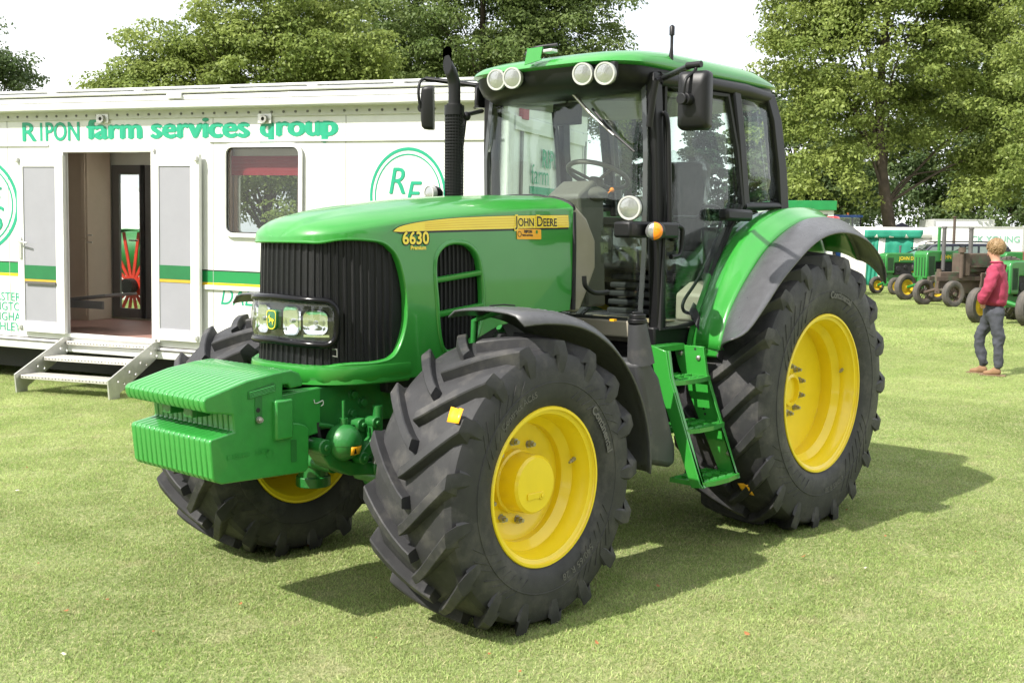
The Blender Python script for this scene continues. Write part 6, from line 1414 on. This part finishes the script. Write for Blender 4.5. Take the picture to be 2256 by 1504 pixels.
# red-spoked steel wheel machine and white tent seen through the trailer's far door
c = P(300, 690, z=0) if False else None
wc = XM @ TP(292, 640, DEP+2.2); t = thing('traction_engine', 'green machine with red spoked steel wheel beyond the trailer door', 'traction engine', (wc.x, wc.y, 0), TRA); zc_ = .95
q = MB(); q.lathe([(.95, -.14), (.97, -.14), (.97, .14), (.95, .14), (.93, .0)], (0, 0, zc_), (0, 1, 0), 48); t2_ = q.build('wheel_tyre', M['ogreen'], t, 40)
for k in range(18):
    a = 2*math.pi*k/18; q = MB(); q.box(((.5)*math.cos(a), 0, zc_+.5*math.sin(a)), (.84, .02, .055), Matrix.Rotation(-a, 3, 'Y')); q.build('spoke', mat('signal_red', (.55, .03, .012), .45), t2_, 0)
q = MB(); q.cyl((0, -.16, zc_), (0, .16, zc_), .13, n=20); q.build('hub', M['blackmatt'], t2_, 40)
q = MB(); q.cyl((-2.2, .9, 1.5), (.6, .9, 1.5), .42, n=24); q.cyl((-1.9, .9, 1.8), (-1.9, .9, 3.2), .10, n=16); q.cyl((-1.9, .9, 3.2), (-1.9, .9, 3.35), .17, .05, n=16); q.box2((-.2, .4, .7), (1.0, 1.4, 1.8)); q.build('boiler', M['ogreen'], t, 40, bevel=.02)
tp_ = XM @ TP(276, 400, DEP+14); t = thing('white_marquee', 'white peaked tent seen through the trailer door', 'tent', (tp_.x, tp_.y, 0), TRA+.4)
q = MB(); ed = [(-3, -3), (3, -3), (3, 3), (-3, 3)]; zp = tp_.z; q.add([(x, y, zp-1.7) for x, y in ed]+[(0, 0, zp)]+[(x, y, 0) for x, y in ed], [(0, 1, 4), (1, 2, 4), (2, 3, 4), (3, 0, 4)]+[(k, (k+1) % 4, 5+(k+1) % 4, 5+k) for k in range(4)]); q.build('canopy', M['canvas'], t, 0, solid=.02)
# ------------------------------------------------------------------ the man walking on the right
M['skin'] = mat('skin', (.50, .27, .19), .5, var=.06, scale=12)
M['hair'] = mat('fair_hair', (.22, .14, .065), .6, var=.35, scale=40, bump=.6, bscale=90)
M['shirt'] = mat('crimson_shirt', (.29, .030, .070), .85, var=.10, scale=9, bump=.5, bscale=22)
M['jeans'] = mat('grey_jeans', (.045, .048, .060), .85, var=.22, scale=10, bump=.5, bscale=25)
M['boot'] = mat('tan_boot', (.22, .125, .065), .8, var=.12, scale=14)
fpos = P(2184, 826, z=0)
fw_ = (-_R0*.84+Vector((_F.x, _F.y, 0)).normalized()*.54); HA = math.atan2(fw_.y, fw_.x)
man = thing('person', 'man in crimson shirt and dark jeans walking past with hands in pockets', 'person', fpos, HA)
S = 1.0
body = [((0, 0, .98), .12), ((.0, 0, 1.15), .12), ((.0, 0, 1.38), .13), ((.0, 0, 1.53), .065), ((.02, 0, 1.60), .055), ((.04, -.012, 1.68), (.075, .082)), ((.035, -.015, 1.76), (.085, .095)), ((.02, -.01, 1.84), (.06, .07)), ((.0, .19, 1.46), .05), ((.05, .25, 1.20), .04), ((.13, .17, 1.0), .032), ((.0, -.19, 1.46), .05), ((.05, -.25, 1.20), .04), ((.13, -.17, 1.0), .032), ((.12, .13, .92), .035), ((.12, -.13, .92), .035), ((.135, -.05, 1.685), .016)]
be = [(0, 1), (1, 2), (2, 3), (3, 4), (4, 5), (5, 6), (6, 7), (2, 8), (8, 9), (9, 10), (2, 11), (11, 12), (12, 13), (10, 14), (13, 15), (5, 16)]
FOLD = bpy.data.textures.new('folds', 'CLOUDS'); FOLD.noise_scale = .09; FOLD.noise_depth = 2
def make(name, nodes, edges, m, sub=2):
    me = bpy.data.meshes.new(name); me.from_pydata([n[0] for n in nodes], edges, [])
    o = bpy.data.objects.new(name, me); COL.objects.link(o); o.parent = man; me.materials.append(m)
    o.modifiers.new('skin', 'SKIN').use_smooth_shade = True
    # the skin layer appears with the modifier; fall back to the operator-free bmesh layer
    import bmesh
    bm = bmesh.new(); bm.from_mesh(me); lay = bm.verts.layers.skin.verify(); bm.verts.ensure_lookup_table()
    for i, n in enumerate(nodes):
        bm.verts[i][lay].radius = n[1] if hasattr(n[1], '__len__') else (n[1], n[1]); bm.verts[i][lay].use_root = (i == 0)
    bm.to_mesh(me); bm.free()
    s = o.modifiers.new('sub', 'SUBSURF'); s.levels = sub; s.render_levels = sub
    if sub > 2:
        d = o.modifiers.new('folds', 'DISPLACE'); d.texture = FOLD; d.strength = .045; d.mid_level = .5; d.texture_coords = 'LOCAL'
    return o
make('body', body, be, M['skin'])
shirt = [((.0, 0, .93), (.185, .165)), ((-.01, 0, 1.06), (.195, .165)), ((-.025, 0, 1.26), (.205, .155)), ((-.02, 0, 1.43), (.19, .13)), ((.0, 0, 1.53), (.085, .08)), ((.01, 0, 1.575), (.072, .072)), ((-.01, .205, 1.455), .09), ((.05, .275, 1.21), .082), ((.12, .235, 1.06), .070), ((.14, .18, .98), .060), ((-.01, -.205, 1.455), .09), ((.05, -.275, 1.21), .082), ((.12, -.235, 1.06), .070), ((.14, -.18, .98), .060)]
make('shirt', shirt, [(0, 1), (1, 2), (2, 3), (3, 4), (4, 5), (3, 6), (6, 7), (7, 8), (8, 9), (3, 10), (10, 11), (11, 12), (12, 13)], M['shirt'], 3)
tro = [((.0, 0, 1.0), (.165, .135)), ((.0, 0, .90), (.19, .155)), ((.06, -.095, .80), (.11, .105)), ((.20, -.09, .52), .080), ((.17, -.09, .32), .070), ((.11, -.09, .10), .062), ((-.03, .10, .80), (.105, .10)), ((-.09, .10, .52), .080), ((-.09, .10, .32), .070), ((-.10, .10, .09), .064)]
make('trousers', tro, [(0, 1), (1, 2), (2, 3), (3, 4), (4, 5), (1, 6), (6, 7), (7, 8), (8, 9)], M['jeans'], 3)
for x, y in ((.11, -.09), (-.10, .10)):
    make('boot', [((x-.05, y, .055), .050), ((x+.03, y, .055), .05), ((x+.13, y, .042), (.045, .036)), ((x+.20, y, .035), (.034, .026)), ((x-.0, y, .13), .05)], [(0, 1), (1, 2), (2, 3), (1, 4)], M['boot'])
    q = MB(); q.prism([(x-.10+.0, y-.045), (x+.10, y-.05), (x+.23, y-.03), (x+.235, y+.03), (x+.10, y+.05), (x-.10, y+.045)], .0, .022, 'z'); q.build('boot_sole', mat('boot_sole', (.16, .10, .06), .8), man, 0, bevel=.006)
# hair: a cap of tousled locks over the back and crown, short at the nape
rh = np.random.default_rng(9); q = MB(); hc = Vector((.02, -.012, 1.755))
rows = []
for i in range(18):
    th = math.pi*.02+math.pi*.74*i/17; row = []
    for k in range(40):
        a = 2*math.pi*k/40; front = max(0, math.cos(a))
        t2 = th*(1-.40*front**1.5); r = (.106-.010*(i/17)**2)*(1+.05*math.sin(a*9+i*1.3)*math.sin(i*.9+a*3))+.010*(rh.random()-.5)
        row.append(hc+Vector((r*math.sin(t2)*math.cos(a)*1.02-.004, r*math.sin(t2)*math.sin(a)*.93, r*math.cos(t2)*1.03)))
    rows.append(row)
q.loft(rows, wrap=True); q.build('hair', M['hair'], man, 30, solid=.02, soff=-1)
q = MB()
for _ in range(420):
    a = rh.random()*6.283; th = math.pi*(.04+.66*rh.random()); front = max(0, math.cos(a)); th *= 1-.38*front**1.5
    d0_ = Vector((math.sin(th)*math.cos(a), math.sin(th)*math.sin(a)*.93, math.cos(th))); t2 = th+.38+.2*rh.random(); a2 = a+rh.uniform(-.25, .25)
    d1_ = Vector((math.sin(t2)*math.cos(a2), math.sin(t2)*math.sin(a2)*.93, math.cos(t2))); mid = (d0_+d1_).normalized()
    p0_, p1_, p2_ = hc+d0_*.104, hc+mid*(.116+.012*rh.random()), hc+d1_*(.104+.016*rh.random()); q.tube([p0_, p1_, p2_], [.006, .0055, .0015], 5)
tag(q.build('hair_locks', M['hair'], man, 60), kind='stuff')
for s in (1, -1):
    q = MB(); q.sphere((.035, s*.082-.012, 1.70), .03, 10, 8, (.6, .35, 1)); q.build('ear', M['skin'], man, 60)
    q = MB(); q.sphere((.110, s*.032-.03, 1.725), .010, 8, 6); q.build('eye', mat('eye_white', (.5, .5, .48), .3), man, 60)
q = MB(); q.tube([(.118, -.05, 1.652), (.126, -.02, 1.65), (.118, .01, 1.652)], .006, 6); q.build('mouth', mat('lips', (.35, .12, .10), .5), man, 60)
q = MB(); rows = [[Vector((.0+r*math.cos(a)*1.05, r*math.sin(a), z)) for a in np.linspace(0, 6.283, 17)[:-1]] for r, z in ((.080, 1.535), (.070, 1.565), (.084, 1.55))]; q.loft(rows, wrap=True); q.build('shirt_collar', M['shirt'], man, 60, solid=.006)

# ------------------------------------------------------------------ dry leaves and scraps on the lawn
rl_ = random.Random(77); lm = None; LM = mat('dry_leaf', (.30, .12, .04), .7, var=.3, scale=40); PM = mat('pale_scrap', (.62, .58, .46), .7)
leaf_px = [(60, 1030), (235, 1320), (145, 1345), (1080, 1440), (830, 1405), (1145, 1478), (1315, 1415), (650, 1175), (680, 1200), (530, 1330), (1985, 1125), (1865, 1122), (1645, 1395), (1700, 1340), (1950, 1180), (2235, 1365), (1570, 1200), (1520, 1195), (1770, 1225), (1840, 1120), (85, 1240), (250, 1190), (2090, 1000), (2150, 1215), (340, 1390), (1450, 1290)]
for u, v in leaf_px:
    p = P(u, v, z=.022)
    if lm is None:
        q = MB(); q.loft([[(-.016, -.003, .004), (-.016, .003, .004)], [(-.004, -.010, 0), (-.004, .010, .003)], [(.008, -.008, .002), (.008, .008, .006)], [(.018, -.001, .010), (.018, .001, .010)]]); o = q.build('dry_leaf', LM, None, 0, solid=.001); lm = o.data
    else:
        o = bpy.data.objects.new('dry_leaf', lm); COL.objects.link(o)
    o.location = p; o.rotation_euler = (rl_.uniform(-.4, .4), rl_.uniform(-.4, .4), rl_.uniform(0, 6.28)); o.scale = (rl_.uniform(.55, .95),)*3
    tag(o, 'small curled orange leaf lying on the lawn', 'leaf', 'orange leaves scattered on the lawn')
sc = None
for u, v in ((1907, 1250), (140, 1440), (38, 1080)):
    p = P(u, v, z=.022); q = MB(); q.loft([[(-.02, -.012, .003), (-.02, .010, 0)], [(0, -.014, 0), (0, .012, .008)], [(.02, -.008, .006), (.022, .012, 0)]]) ; o = q.build('paper_scrap', PM, None, 0, solid=.001); o.location = p; o.rotation_euler = (0, 0, rl_.uniform(0, 6)); o.scale = (.65, .65, .65)
    tag(o, 'small pale scrap of paper lying on the lawn', 'litter', 'pale scraps on the lawn')
